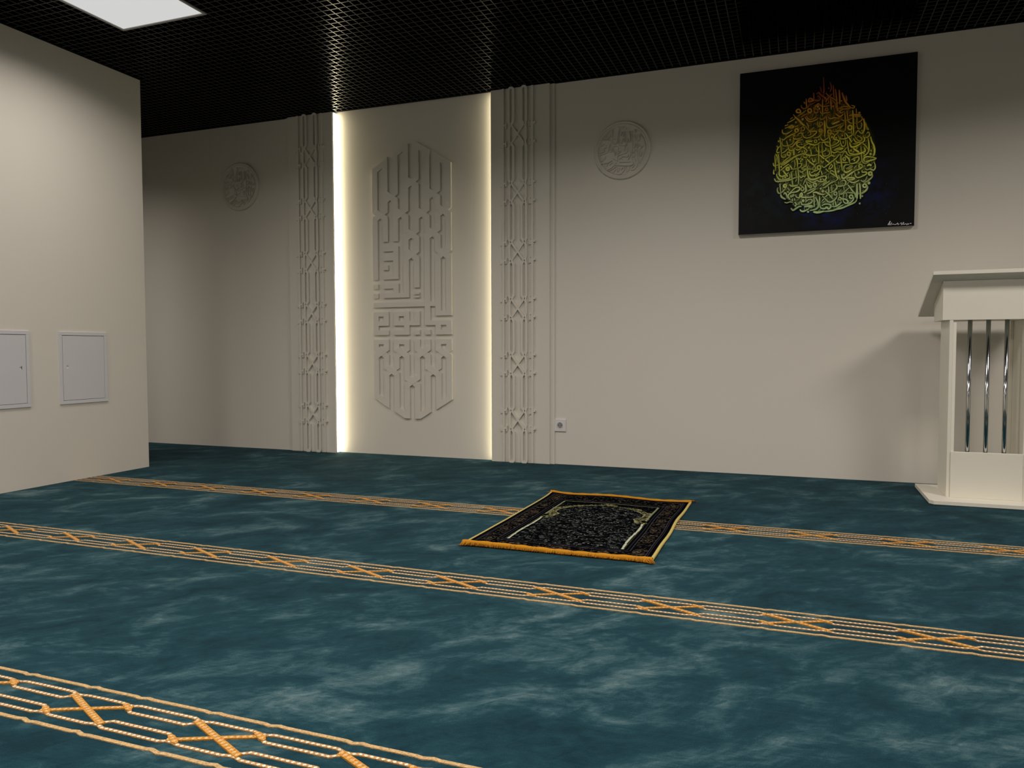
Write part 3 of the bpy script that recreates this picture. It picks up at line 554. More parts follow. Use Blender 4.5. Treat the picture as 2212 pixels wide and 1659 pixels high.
# traced brush and script strokes: [width, x, z, x, z ...] in tenths of a millimetre from the centre of the piece
PAINT_STROKES = [[44,-459,2943,-350,2969,-256,2841,-328,2733,-456,2747,-567,2780,-807,2788,-917,2703],[48,-917,2703,-882,2875,-790,2903,-641,2769,-898,2701],[36,-1040,2913,-1027,2657,-1014,2421],[32,-730,2584,-986,2398,-1152,2338,-1284,2431,-1304,2571],[48,-1354,2125,-1541,2165,-1562,2286,-1450,2342,-1356,2243,-1335,2103],[40,-722,2036,-1073,1996,-1332,1848],[79,-1669,1923,-1442,1702,-1252,1466,-1101,1332],[28,-1611,1819,-1816,1703,-2078,1592],[28,-1021,2245,-1260,2075,-1519,1927],[28,-1017,1912,-903,1723,-699,1682,-479,1795],[44,-1090,1861,-957,1650,-789,1554,-513,1603,-331,1720],[44,-653,2360,-560,2252,-525,2404,-362,2542,-287,2436,-49,2312],[32,-264,2122,-206,1960,-43,1903],[28,-2208,1447,-2020,1507],[28,-2206,1289,-2018,1349],[50,-1999,1347,-1831,1448,-1698,1335,-1829,1270,-1999,1347],[36,-1698,1315,-1475,1391],[32,-402,1513,-380,1296,-268,1187,-160,1273,-144,1447],[40,-1011,1519,-897,1311,-913,1136],[50,-480,3101,-353,3183,-241,3034,-57,2857],[36,-146,2789,-135,2322,-131,1776],[28,-629,3196,-614,2844],[24,-285,3544,-227,3343,-206,3185],[44,-734,2174,-771,2094,-858,2084,-927,2151,-929,2243,-861,2294,-774,2264,-735,2174],[44,-374,2115,-415,2029,-508,2016,-585,2087,-586,2191,-512,2245,-417,2211,-376,2115],[20,-355,2366,-371,2335,-404,2330,-432,2357,-433,2394,-406,2414,-372,2403,-357,2366],[40,-277,2240,-287,2222,-309,2219,-326,2234,-326,2259,-310,2271,-288,2263,-278,2240],[36,-1567,1597,-1576,1581,-1595,1579,-1610,1592,-1610,1614,-1596,1624,-1577,1618,-1569,1598],[24,-1177,1733,-1194,1701,-1227,1697,-1255,1723,-1256,1761,-1228,1781,-1195,1770,-1179,1733],[40,-1158,2750,-1101,2626],[28,-1911,1811,-1763,1914],[28,-1746,2070,-1631,1919],[42,-110,4049,-84,3626,-68,3204,-136,3149],[29,250,3732,333,3407,258,3165],[29,430,3521,455,3141,470,2825],[42,551,3276,619,2703,669,1986],[51,747,3211,783,2810,800,2348],[63,906,3046,988,2786,1109,2480,1367,2138],[42,1123,2853,1166,2598,1129,2477],[53,-314,3149,-73,2910,87,2744],[42,43,3107,243,2873,481,2719,740,2417],[51,244,2789,544,2461,588,2163],[34,378,3025,88,2702,31,2562],[29,167,2714,189,2543,-7,2461],[51,284,2763,329,2422,334,2107],[51,-305,2516,-184,2375,54,2349,251,2368],[42,-131,2812,-119,2031],[46,-239,2108,-178,1974,99,1965,296,1985],[25,172,2146,143,2088,80,2079,28,2129,27,2198,77,2237,141,2213,170,2146],[51,573,1871,811,1677,1004,1803],[46,1386,2136,1074,2233,842,2176,1116,2062,1387,2073],[25,1386,2125,1542,2077,1579,2176,1404,2259],[34,863,2069,833,2008,768,2000,713,2050,712,2124,766,2161,831,2140,861,2069],[46,1387,2073,1038,2070,806,1971,886,1857,1021,1947],[67,1953,1616,1568,1678,1297,1666],[38,1955,1533,1589,1572,1282,1397,1401,1238,1749,1201],[29,1974,1551,1996,1362,1806,1216],[46,1060,1901,1105,1520,1134,974,1078,791],[42,1195,1969,1242,1464],[51,1495,1957,1534,1349,1566,597],[46,1677,2041,1724,1537,1732,1078,1793,885,1927,892,2001,1092,1941,1223],[59,2072,1416,2135,1078,2121,747,2009,592],[25,2171,1198,2271,918],[53,62,1801,105,1564,90,1292,172,1094,369,1073,701,1165,973,1262],[53,892,1480,1049,1401,1204,1405,1474,1501],[63,406,1259,601,1343,815,1405],[59,-23,1536,2,1196,29,752],[34,-119,1335,-151,1265,-229,1256,-287,1313,-288,1395,-231,1440,-154,1415,-121,1335],[59,-93,931,-133,844,-226,833,-299,904,-300,1003,-230,1059,-136,1029,-95,931],[59,373,842,337,763,252,753,184,817,182,907,249,957,334,930,371,842],[59,1473,959,1434,874,1343,862,1270,932,1269,1031,1339,1086,1431,1056,1471,960],[38,-293,1712,-172,1615,-15,1661,82,1798],[38,162,1705,341,1602,498,1648,694,1606,928,1686],[38,471,832,589,841,707,787,823,880,942,805,1078,791],[25,822,964,1014,1174],[21,704,1018,897,1145],[38,1682,586,1776,720,1892,687,2028,590],[34,2236,777,2349,848],[34,2259,547,2334,622,2412,512],[34,2016,727,2009,713,1992,711,1978,722,1978,741,1991,750,2008,744,2014,727],[34,472,2301,462,2284,443,2282,427,2296,427,2319,442,2330,462,2323,470,2302],[42,616,1845,607,1827,587,1825,571,1840,571,1863,586,1874,606,1867,614,1845],[29,914,2565,906,2551,888,2549,875,2561,874,2580,888,2589,905,2582,912,2565],[29,202,3371,194,3359,183,3358,171,3368,170,3383,182,3390,194,3386,200,3371],[34,-273,2238,-285,2218,-306,2214,-325,2231,-325,2258,-307,2271,-285,2262,-275,2238],[21,1889,1768,1876,1740,1846,1737,1822,1761,1822,1792,1845,1810,1875,1801,1888,1768],[47,-2344,1242,-2342,1093,-2246,984,-2026,995,-1777,1151],[50,-1984,1353,-1843,1405,-1717,1342,-1795,1284,-1968,1335],[30,-1748,1296,-1484,1400],[53,-1449,1101,-1484,1029,-1563,1017,-1628,1077,-1629,1164,-1566,1210,-1486,1182,-1450,1101],[47,-1432,1034,-1634,956,-1899,850,-2117,740,-2273,623,-2385,700],[37,-1263,1131,-1295,1233,-1203,1289,-1109,1214,-1138,1086,-1277,1051,-1355,1059],[40,-1080,1342,-937,1131,-828,1021,-689,974,-458,951,-471,838,-684,680,-930,607,-1101,656,-1196,797,-1167,974],[30,-933,852,-873,961,-765,917,-778,788,-917,752],[27,-813,1036,-569,1190],[70,-159,953,-185,899,-244,892,-291,936,-291,999,-246,1034,-186,1014,-161,953],[43,-120,884,-179,744,-391,586,-606,575],[40,-1507,811,-1415,917,-1260,934,-1243,834],[37,-1740,736,-1661,613,-1411,605,-1225,685],[53,-1177,532,-1425,508,-1579,391,-1764,195,-1921,176],[23,-1629,832,-1649,793,-1691,787,-1724,820,-1725,864,-1692,891,-1650,877,-1631,832],[43,-1252,392,-1455,395,-1531,271,-1404,128,-1202,92,-1063,177,-879,258],[33,-1298,298,-1203,223],[40,-2000,217,-1950,14,-1824,-47,-1668,21,-1607,114],[50,-1590,30,-1464,-48,-1248,47],[40,-1201,76,-1076,15,-919,-164],[43,-2481,793,-2428,390,-2390,-127],[37,-2336,580,-2349,416,-2269,276,-2016,252,-1813,331,-1705,453,-1707,584,-1740,736],[33,-2099,540,-2032,286],[27,-2645,-21,-2599,141,-2459,294],[37,-2649,312,-2584,189],[37,-2661,-19,-2596,-108,-2486,-69],[37,-2374,-145,-2201,-78,-2014,103],[30,-2389,-177,-2355,-379,-2165,-396,-2135,-266,-2214,-292],[47,-1868,-241,-1903,-314,-1983,-326,-2049,-268,-2050,-180,-1986,-133,-1906,-160,-1870,-241],[30,-1851,-358,-2085,-519,-2366,-759],[57,-1683,-44,-1679,-341],[60,-2729,-877,-2445,-786,-2224,-739,-1849,-540,-1693,-455,-1382,-335,-1072,-265,-934,-179],[33,-2397,-806,-2254,-869,-1910,-634,-1692,-521],[57,-1164,-404,-1025,-335,-916,-410,-606,-455,-361,-428],[33,-1163,-453,-1038,-530,-914,-492],[40,-750,-82,-700,-397],[43,-619,413,-959,462,-1004,385,-848,271,-554,161,-370,193,-234,310],[60,-958,396,-680,386],[23,-406,359,-434,302,-496,293,-547,340,-548,407,-498,445,-436,424,-408,359],[40,-323,139,-301,-303,-292,-957],[37,-476,72,-410,-179,-256,-291,-10,-265],[33,-126,267,-89,-192],[37,-207,584,-159,433,-20,403],[30,-2723,-163,-2625,-338,-2638,-586],[43,-2753,-243,-2715,-746,-2694,-1178],[43,-2547,-196,-2508,-764,-2487,-1196],[30,-2843,-684,-2810,-837,-2729,-894],[40,-2408,-1171,-2158,-960,-1939,-830],[37,-1644,-591,-1608,-924,-1653,-1069],[43,-1536,-486,-1470,-772,-1481,-1117],[40,-1453,-888,-1297,-853,-1234,-940,-1341,-1096,-1590,-1157,-1840,-1152],[70,-1935,-1128,-1964,-1190,-2032,-1199,-2086,-1150,-2087,-1079,-2034,-1038,-1966,-1059,-1937,-1128],[40,-1906,-932,-1762,-1126],[33,-1278,-1134,-1061,-1054,-970,-963,-989,-683],[47,-944,-605,-802,-797,-568,-998,-458,-1106],[50,-1230,-1188,-687,-1234],[33,-323,-905,-505,-1036,-611,-1191,-594,-1291,-472,-1252,-489,-1103],[53,-173,-1195,-210,-1274,-294,-1288,-363,-1225,-364,-1132,-298,-1080,-213,-1109,-175,-1195],[33,-666,-597,-617,-781,-524,-806,-465,-647],[43,-238,-472,-3,-705],[40,-202,-801,-109,-891,-1,-852],[30,-1473,-508,-1363,-600,-1271,-509],[27,-1446,-214,-1308,-95],[27,-1214,-104,-1228,-218],[30,-1122,-63,-1058,-217],[40,-1185,-624,-1194,-640,-1213,-643,-1227,-630,-1228,-609,-1214,-598,-1195,-605,-1187,-624],[33,-1259,-724,-1269,-743,-1289,-746,-1307,-730,-1307,-709,-1290,-695,-1270,-702,-1260,-724],[40,-2354,-960,-2365,-979,-2385,-982,-2403,-965,-2403,-944,-2386,-930,-2365,-937,-2355,-959],[47,-817,23,-827,1,-852,-2,-871,16,-871,41,-853,56,-828,48,-818,23],[37,-276,444,-285,429,-303,426,-317,439,-317,460,-304,470,-285,463,-277,444],[37,-2519,565,-2528,549,-2547,546,-2562,559,-2562,580,-2548,591,-2529,584,-2521,565],[37,-1870,600,-1881,582,-1901,579,-1919,595,-1919,617,-1902,630,-1881,623,-1872,601],[27,-852,-547,-729,-460],[46,-12,1295,1,937,14,578],[46,179,708,257,554,306,355,293,226,310,95,343,-119,395,-497],[36,-215,601,-167,434,-29,371,152,467,242,556],[49,437,520,426,499,402,496,384,514,383,538,401,553,426,546,435,520],[29,257,587,406,734,544,590],[39,783,744,634,678,530,543,517,399,730,313,761,213,582,85,372,8],[39,725,637,819,402,883,153,930,3,1021,-70,1125,1,1136,274,1068,747],[33,404,863,571,830,691,866,782,841,872,816,1052,797,1125,919,1121,1176],[42,1129,709,1282,469,1404,280,1467,113],[42,1234,699,1473,658,1460,531,1268,422,1059,362,879,396,847,479],[29,1439,870,1442,694],[42,1554,1131,1567,809,1565,489],[36,1732,1112,1780,899,1899,855,1986,958],[36,2117,1072,2137,751,2067,566,1933,596,1812,752,1696,652,1625,451],[42,1728,504,1952,354,2013,236,1896,151,1731,280,1625,451],[46,1552,345,1690,123,1898,71,2046,57,2161,206,2084,405],[62,1362,123,1441,-126,1620,-159,1870,-54,2016,60],[33,1543,25,1736,7,1868,106],[39,2017,28,2196,-133,2333,-354],[33,2259,531,2301,623,2390,582,2393,406,2277,322,2159,334],[36,2221,1029,2268,849,2270,753],[49,2299,766,2372,775],[52,2337,252,2386,-72,2378,-454,2264,-635,2089,-747],[59,2467,351,2531,74,2637,-175,2685,-419,2675,-641,2619,-779],[49,1226,265,1277,-126,1341,-422,1432,-527],[65,1373,-522,1612,-592,1850,-581,2144,-496,2186,-372,2125,-255],[65,1562,-250,1698,-359,1878,-504],[36,419,-110,584,-45,764,35,838,125],[42,512,-232,677,-167,797,-146,993,-180,799,-243,632,-195],[39,512,-232,679,-312,892,-413,1070,-316,1232,-122],[36,392,-302,529,-396,710,-380],[39,-119,266,-123,6,-110,-321,-46,-522,107,-552,258,-484,286,-357,239,-239,179,-315],[42,3,254,113,81,327,-20],[33,-263,-290,-80,-275,86,-176,69,-44],[39,-180,256,3,271,292,243],[59,49,-726,275,-583,395,-529,578,-611],[46,49,-742,265,-940],[42,-231,-440,33,-692],[42,863,-475,685,-685,536,-818,326,-962,131,-1124,-20,-1208,-130,-1052],[49,893,-510,931,-982,999,-1488],[39,941,-692,1043,-459,1161,-373,1299,-595,1643,-659,1835,-628],[55,1120,-611,1257,-737,1348,-858,1366,-1020],[39,1168,-809,1141,-870,1076,-879,1024,-831,1023,-761,1074,-722,1139,-742,1167,-809],[49,642,-843,735,-965,1006,-989,1306,-1015],[49,1351,-1035,1502,-1113,1739,-1053,1869,-888,1838,-757,1719,-778,1483,-886],[46,1960,-127,2017,-837,2065,-1066,2214,-1159,2448,-1067],[49,2796,-907,2517,-818,2296,-782,2149,-833,2137,-976,2183,-1060],[55,2796,-923,2593,-1000,2212,-1063],[36,357,-1013,465,-1153,346,-1305,270,-1266,358,-1078],[52,553,-965,606,-1455],[46,1089,-1465,1071,-1285,1174,-1165,1413,-1170],[52,2054,-1289,2021,-1360,1946,-1373,1884,-1316,1883,-1231,1943,-1185,2018,-1211,2052,-1289],[49,2084,-1324,1938,-1440,1643,-1542],[46,2653,-1086,2730,-1284,2733,-1475,2647,-1580,2529,-1522,2440,-1498,2309,-1535,2189,-1429],[72,2305,-1327,2422,-1257,2540,-1331],[20,1192,-1393,1488,-1208],[20,1283,-1417,1563,-1247],[33,1610,-1380,1757,-1248],[20,809,983,987,1158],[29,1784,-1121,1932,-1102,2004,-980],[23,1521,-471,1609,-415],[46,1471,-354,1461,-375,1438,-378,1419,-360,1419,-336,1437,-322,1461,-329,1470,-354],[33,1773,-237,1765,-251,1751,-253,1739,-242,1738,-225,1750,-216,1765,-221,1771,-237],[39,2148,-593,2141,-606,2126,-608,2114,-598,2114,-580,2126,-571,2141,-576,2147,-593],[49,2520,-659,2506,-686,2476,-691,2452,-669,2452,-635,2475,-616,2505,-627,2518,-659],[36,2534,-469,2524,-487,2505,-490,2489,-474,2488,-453,2504,-440,2523,-447,2533,-468],[36,2026,730,2017,715,1999,712,1986,725,1985,746,1999,755,2016,749,2024,730],[39,993,562,983,540,959,538,941,556,940,580,958,594,982,587,992,562],[33,658,450,649,434,631,431,618,444,617,465,631,475,649,468,657,450],[33,1654,-933,1645,-948,1627,-952,1613,-939,1613,-918,1626,-908,1644,-915,1652,-933],[29,1016,237,1019,92],[40,-2794,-1095,-2808,-1314,-2755,-1373],[51,-2461,-1105,-2494,-1267,-2474,-1451,-2334,-1536,-2126,-1480,-1954,-1330],[55,-2286,-1193,-2127,-1407,-2003,-1581],[55,-2769,-1629,-2662,-1803,-2400,-1823,-1983,-1802,-1604,-1686,-1364,-1615],[51,-2650,-1345,-2595,-1551,-2401,-1732,-2019,-1708,-1881,-1609,-1901,-1407],[48,-1798,-1343,-1768,-1709,-1755,-2038],[40,-1559,-1218,-1517,-1730,-1567,-1907],[48,-1459,-1008,-1400,-1558,-1409,-2083],[40,-1369,-1252,-1265,-1369,-1129,-1308,-1010,-1246],[40,-1348,-1562,-1260,-1696,-1142,-1615,-1056,-1658,-989,-1537],[70,-928,-1054,-887,-1509,-798,-1787,-576,-1859,-307,-1773,12,-1691],[55,-788,-1337,-768,-1537,-630,-1639,-344,-1536,-179,-1316],[48,-1135,-2123,-1019,-1842,-935,-1776,-796,-1914,-608,-2019,-355,-1931,-253,-2011,17,-2050],[18,-701,-1452,-347,-1320],[22,-477,-1705,-243,-1562],[33,-670,-1256,-516,-1324,-467,-1202,-537,-1088],[66,-2074,-2123,-2103,-2185,-2170,-2194,-2223,-2146,-2224,-2075,-2172,-2035,-2104,-2055,-2076,-2123],[51,-2047,-2216,-2218,-2368,-2391,-2520,-2531,-2491,-2586,-2304,-2552,-2178],[44,-2012,-2237,-1888,-2411],[44,-2450,-1947,-2421,-2224,-2391,-2501],[63,-1910,-2044,-1805,-2144,-1632,-2157,-1426,-2118],[48,-1740,-1821,-1719,-2150],[48,-1937,-2608,-1767,-2438,-1527,-2256,-1355,-2269,-1336,-2398,-1524,-2511,-1800,-2545,-1954,-2662,-1952,-2790,-1846,-2962],[40,-1340,-2107,-1184,-2228,-1080,-2381,-1181,-2482,-1251,-2368,-1167,-2247],[59,-1015,-2114,-976,-2497,-1111,-2596],[44,-966,-1991,-878,-2179,-792,-2222,-673,-2231,-722,-2336,-860,-2253],[37,-983,-1935,-760,-2080,-656,-2214,-688,-2374,-890,-2504],[59,-402,-2180,-433,-2248,-506,-2258,-565,-2205,-566,-2127,-509,-2083,-436,-2105,-404,-2179],[37,-384,-2253,-535,-2386,-907,-2521],[51,-399,-2396,-668,-2575,-939,-2699],[63,-2390,-2593,-2335,-2762,-2107,-2925],[44,-2232,-2623,-2164,-2518,-2076,-2598,-2004,-2804,-1846,-2962],[51,-1539,-2655,-1520,-2802,-1347,-2869,-1298,-2691,-1213,-2607,-1178,-2718,-1245,-2822,-1004,-2876,-663,-2882,-528,-2820,-582,-2653],[63,-582,-2635,-396,-2631,-225,-2734,28,-2788],[44,-528,-2874,-515,-3164,-502,-3491],[59,-460,-2897,-321,-3142,-282,-3451,-415,-3605,-754,-3673],[48,-224,-2842,-211,-3149,-198,-3421,-111,-3589,41,-3635],[33,-2174,-3085,-2034,-3131,-1862,-3088,-1688,-3137],[33,-1602,-3106,-1444,-3299],[63,-1805,-3458,-1682,-3594,-1511,-3495,-1340,-3398,-1202,-3407],[51,-1359,-3287,-1326,-3162,-1240,-3132,-1187,-3281,-998,-3312,-726,-3240,-626,-3138,-661,-3027,-831,-3033,-1000,-3167],[85,-1065,-3434,-860,-3394,-621,-3446,-825,-3469],[55,-1303,-3564,-1199,-3680,-1027,-3673,-773,-3545],[77,-549,-3759,-311,-3811,43,-3761],[40,-989,-2750,-967,-3133],[18,-1884,-2740,-1626,-2631],[18,-1831,-2817,-1608,-2705],[44,-2256,-1643,-2266,-1660,-2287,-1664,-2302,-1650,-2303,-1626,-2287,-1615,-2266,-1622,-2257,-1643],[44,-2117,-1590,-2127,-1608,-2148,-1611,-2164,-1597,-2164,-1574,-2149,-1562,-2128,-1569,-2119,-1590],[59,-1087,-3070,-1100,-3096,-1129,-3101,-1154,-3080,-1154,-3049,-1130,-3030,-1101,-3040,-1089,-3070],[48,-818,-3741,-826,-3757,-843,-3760,-857,-3748,-857,-3728,-844,-3718,-827,-3723,-820,-3741],[51,-1523,-3331,-1533,-3348,-1554,-3352,-1570,-3338,-1570,-3315,-1555,-3303,-1534,-3310,-1525,-3330],[44,-1949,-2479,-1960,-2497,-1980,-2501,-1996,-2487,-1996,-2463,-1981,-2451,-1960,-2458,-1951,-2479],[48,-143,-1894,-155,-1915,-177,-1918,-195,-1901,-196,-1877,-177,-1862,-155,-1870,-145,-1894],[40,-139,-2434,-148,-2451,-169,-2455,-184,-2441,-184,-2418,-169,-2406,-149,-2413,-140,-2434],[55,-29,-2568,-40,-2593,-67,-2596,-88,-2576,-88,-2549,-68,-2533,-41,-2540,-30,-2568],[33,-1144,-1434,-1151,-1446,-1166,-1448,-1178,-1438,-1179,-1422,-1167,-1414,-1151,-1419,-1146,-1433],[33,-1743,-2914,-1724,-3043],[33,-1605,-2887,-1586,-3035],[58,587,-1184,625,-1509,696,-1783,765,-1913,667,-2030],[40,325,-1502,424,-1421,593,-1560],[61,326,-1520,528,-1662,697,-1818],[54,667,-2030,352,-2149,104,-2345,-47,-2387],[18,-50,-2153,166,-2008],[22,-66,-2242,316,-2020],[43,-238,-1976,-137,-2020,148,-1953],[43,-107,-1717,94,-1716,130,-1844,13,-1924,-72,-1828],[47,254,-2320,277,-2717,79,-2936],[58,57,-2575,278,-2789,500,-3074],[40,420,-2243,452,-2658,466,-3071],[40,534,-3112,539,-3471],[40,601,-3117,689,-3445],[43,344,-2704,527,-2646,707,-2480,705,-2337,637,-2224],[54,705,-2337,905,-2370,1086,-2331],[47,729,-2786,698,-2853,627,-2864,569,-2812,568,-2735,624,-2690,696,-2712,727,-2786],[58,746,-2859,683,-3051,485,-3216,285,-3238,114,-3064,-74,-2853],[29,-51,-3251,116,-3154],[29,-69,-3141,46,-3005],[61,-99,-3446,85,-3350,354,-3387,406,-3516,291,-3634,172,-3536,89,-3602,-80,-3591,-182,-3476,-222,-3094],[47,440,-3518,657,-3515,855,-3403,1002,-3270],[61,-212,-3763,209,-3772,543,-3740,726,-3681,1024,-3629,1369,-3492,1695,-3354,1807,-3185],[22,593,-3690,824,-3580,1087,-3437],[43,933,-2069,1098,-2029,1199,-2144,1152,-2300,1087,-2384,1124,-2619],[40,795,-1719,899,-1995],[36,826,-2614,865,-2992],[50,845,-2776,978,-2822,1141,-2691,1401,-2462],[50,1300,-2312,1435,-2500,1570,-2706,1686,-2821],[40,1401,-2462,1631,-2444],[25,1218,-2323,1347,-2173],[50,768,-3164,865,-3010,982,-3090,1215,-3160,1333,-3293,1235,-3394,1118,-3314,1050,-3149],[54,784,-3148,984,-3162],[50,1583,-3026,1550,-3100,1473,-3113,1411,-3055,1410,-2971,1470,-2922,1547,-2946,1582,-3026],[47,1608,-3046,1610,-3188,1482,-3339,1285,-3433],[68,1258,-2754,1538,-2792,1768,-2827,2014,-2863,2255,-2721,2350,-2552,2315,-2390],[54,2291,-2442,2258,-2515,2182,-2527,2121,-2469,2120,-2386,2179,-2338,2256,-2361,2290,-2441],[65,1792,-2279,1799,-2705,1807,-3167],[54,1939,-2290,1971,-2718,1987,-3180],[94,1720,-2841,1772,-3058],[61,1212,-1967,1360,-1908,1640,-1966,1526,-2045,1345,-2013],[50,1229,-1986,1362,-2085,1512,-2186,1676,-2199,1919,-2077],[61,977,-1681,996,-1878,1096,-1922,1259,-1811,1584,-1589,2070,-1365],[65,1070,-1297,1106,-1513,1256,-1579,1516,-1424],[22,1286,-1422,1498,-1333],[47,1667,-1631,1703,-1829,1835,-1946,2079,-1877,2272,-1770,2270,-1664,2059,-1646,2056,-1522],[58,2566,-1776,2535,-1844,2464,-1856,2407,-1802,2405,-1722,2461,-1678,2533,-1701,2565,-1776],[50,2612,-1815,2567,-1987,2328,-2197,2149,-2219,1985,-2099],[32,2116,-2145,2245,-2120,2307,-1913],[32,-146,-1409,-92,-1629],[36,88,-1285,258,-1478],[50,-228,-2661,-92,-2761,76,-2756],[32,1081,-3062,1078,-2883,1192,-2766,1261,-2932,1230,-3072],[101,741,-1465,825,-1543],[54,1099,-1709,1090,-1726,1070,-1729,1055,-1716,1054,-1692,1069,-1681,1089,-1688,1098,-1708],[58,-10,-2588,-23,-2614,-52,-2619,-76,-2597,-76,-2566,-53,-2548,-24,-2558,-12,-2587],[54,2462,-2296,2448,-2325,2419,-2330,2394,-2307,2394,-2273,2418,-2254,2447,-2263,2460,-2296],[29,2105,-3029,2095,-3046,2076,-3050,2061,-3036,2060,-3013,2075,-3002,2095,-3008,2103,-3028],[43,-141,-2434,-150,-2451,-171,-2455,-186,-2441,-186,-2418,-171,-2406,-151,-2413,-142,-2434],[54,1879,-1596,1880,-1702],[29,1978,-3445,1970,-3460,1954,-3463,1941,-3451,1940,-3432,1953,-3422,1970,-3427,1976,-3445]]
SIGNATURE = [[119,3466,-4749,3524,-4677,3590,-4541],[76,3516,-4763,3564,-4712,3543,-4678],[76,3594,-4778,3622,-4704,3670,-4632],[65,3662,-4761,3720,-4721,3818,-4748,3915,-4733,3972,-4672,3993,-4770,4060,-4720],[76,4175,-4662,4128,-4702,4197,-4760,4139,-4789],[65,4207,-4793,4262,-4657,4292,-4702,4235,-4730,4303,-4777,4399,-4740,4439,-4807,4495,-4735,4516,-4790,4553,-4749],[87,4592,-4741,4678,-4736]]
MEDALLION_STROKES = [[60,-721,1478,-692,1179,-691,883],[60,-803,1325,-1109,1194,-1277,995,-1164,822,-913,824,-775,1053],[44,-1053,1108,-1109,951],[54,-1500,719,-1360,760,-829,708],[54,-1472,716,-1500,557,-1415,386,-1163,524],[60,-1527,342,-1555,128,-1442,-45,-1218,16,-1218,205,-1051,270],[60,-772,460,-883,227,-938,-10,-1161,-125,-1469,-205,-1497,-447,-1384,-593,-1160,-450,-1105,-292],[54,-582,1544,-637,1415],[60,-250,1563,-194,1343,-276,1110,-260,410],[54,39,1560,26,1401],[54,190,1491,286,1347],[60,-662,718,-552,788,-358,742,-357,527,-495,433,-662,530,-690,694],[60,-605,282,-328,283],[60,-245,329,140,292,331,487,385,696],[54,-82,930,-28,1165,82,1154,83,860],[60,164,1199,194,501],[54,-109,584,-53,444,15,732],[54,83,752,125,561],[60,465,1169,494,685,468,474],[60,629,1179,632,458],[49,819,1266,847,1076,955,1119],[60,766,952,876,568,1067,522,1120,730,1065,842],[71,1091,945,1309,658,1446,273,1449,-178,1262,-693,1101,-945],[60,660,402,640,-23,636,-450,800,-465,826,-254],[54,741,448,851,277,770,71],[54,959,347,987,78,1122,278,1204,31,1366,148],[54,852,10,798,-145,690,-241],[65,961,-53,991,-536,993,-1016,804,-1294,559,-1300],[60,1124,-15,1125,-388,1234,-451,1287,-190],[60,-245,221,-272,-18,-106,-61,-298,-231],[54,168,182,332,327],[54,168,209,142,-84],[60,333,166,307,-152,-22,-256,-326,-363,-297,-662],[54,-771,109,-605,174,-771,-53,-549,7,-492,-294,-410,-86],[60,498,-90,554,-282,418,-591,336,-637],[54,-159,-566,61,-398,336,-450,390,-321],[54,-602,-473,-297,-689],[60,-186,-752,529,-788],[65,-573,-799,-379,-924,584,-1007,693,-856,610,-581],[54,747,-861,776,-1024,667,-1175],[49,828,-548,883,-793],[60,-1496,-610,-1383,-755,-936,-713,-657,-603],[65,-1187,-745,-1158,-1073,-990,-1196,-600,-986,-379,-762],[54,-1019,-950,-936,-713],[54,-823,-885,-657,-738],[60,-878,-1286,-378,-1032],[60,-433,-1189,-626,-1470],[54,-323,-1063,-349,-1304,-239,-1313,-212,-1127],[49,-73,-1273,64,-1096],[65,-321,-1522,-100,-1513,147,-1265,146,-1104,228,-1003],[60,284,-1088,312,-1386,449,-1317,475,-1051],[65,-1051,411,-1045,399],[65,-898,531,-892,520],[60,-236,1312,-230,1301],[60,189,-1464,195,-1476],[60,7,-576,12,-587],[60,623,-604,629,-615]]
# ------------------------------------------------------------------ round medallions
def ring_profile(bm, prof, n=72):
    """prof = [(radius, height)...] revolved about y; height towards -y"""
    loops = []
    for r, h in prof:
        loops.append([bm.verts.new((r*math.cos(2*math.pi*i/n), -h, r*math.sin(2*math.pi*i/n))) for i in range(n)])
    for a, b_ in zip(loops[:-1], loops[1:]):
        for i in range(n): bm.faces.new((a[i], a[(i+1) % n], b_[(i+1) % n], b_[i]))
GM = 'round medallions on the back wall'
med = thing('medallion', 'round white relief medallion of curved script between right pilaster and painting', 'medallion', (-1.078, 0, 2.072), GM)
bm = new(); ring_profile(bm, [(0.186, 0.0), (0.186, 0.014), (0.182, 0.019), (0.174, 0.019), (0.171, 0.011), (0.168, 0.018), (0.161, 0.018), (0.157, 0.003), (0.153, 0.0)])
mr = obj('rim', bm, relief_paint, med, smooth=True)
bm = new()
for i, st in enumerate(MEDALLION_STROKES):
    w = max(st[0]*0.7e-4, 0.0042); p = [(st[j]*1e-4, st[j+1]*1e-4) for j in range(1, len(st), 2)]
    c = catmull(p, 4); n = len(c)
    ws = [w*(0.55 + 0.45*min(1, 4*min(k, n-1-k)/max(n-1, 1))) for k in range(n)]
    band(bm, c, ws, 0.0, 0.0115 + 0.00003*i, lambda u, v, h: (u, -h, v), miter=1.5)
ms = obj('script', bm, relief_paint, med)
m2 = med.copy(); COL.objects.link(m2); m2.location = (-4.142, 0, 2.072)
m2['label'] = 'round white relief medallion of curved script on the dim wall left of the left pilaster'
for ch in (mr, ms):
    cc = ch.copy(); COL.objects.link(cc); cc.parent = m2

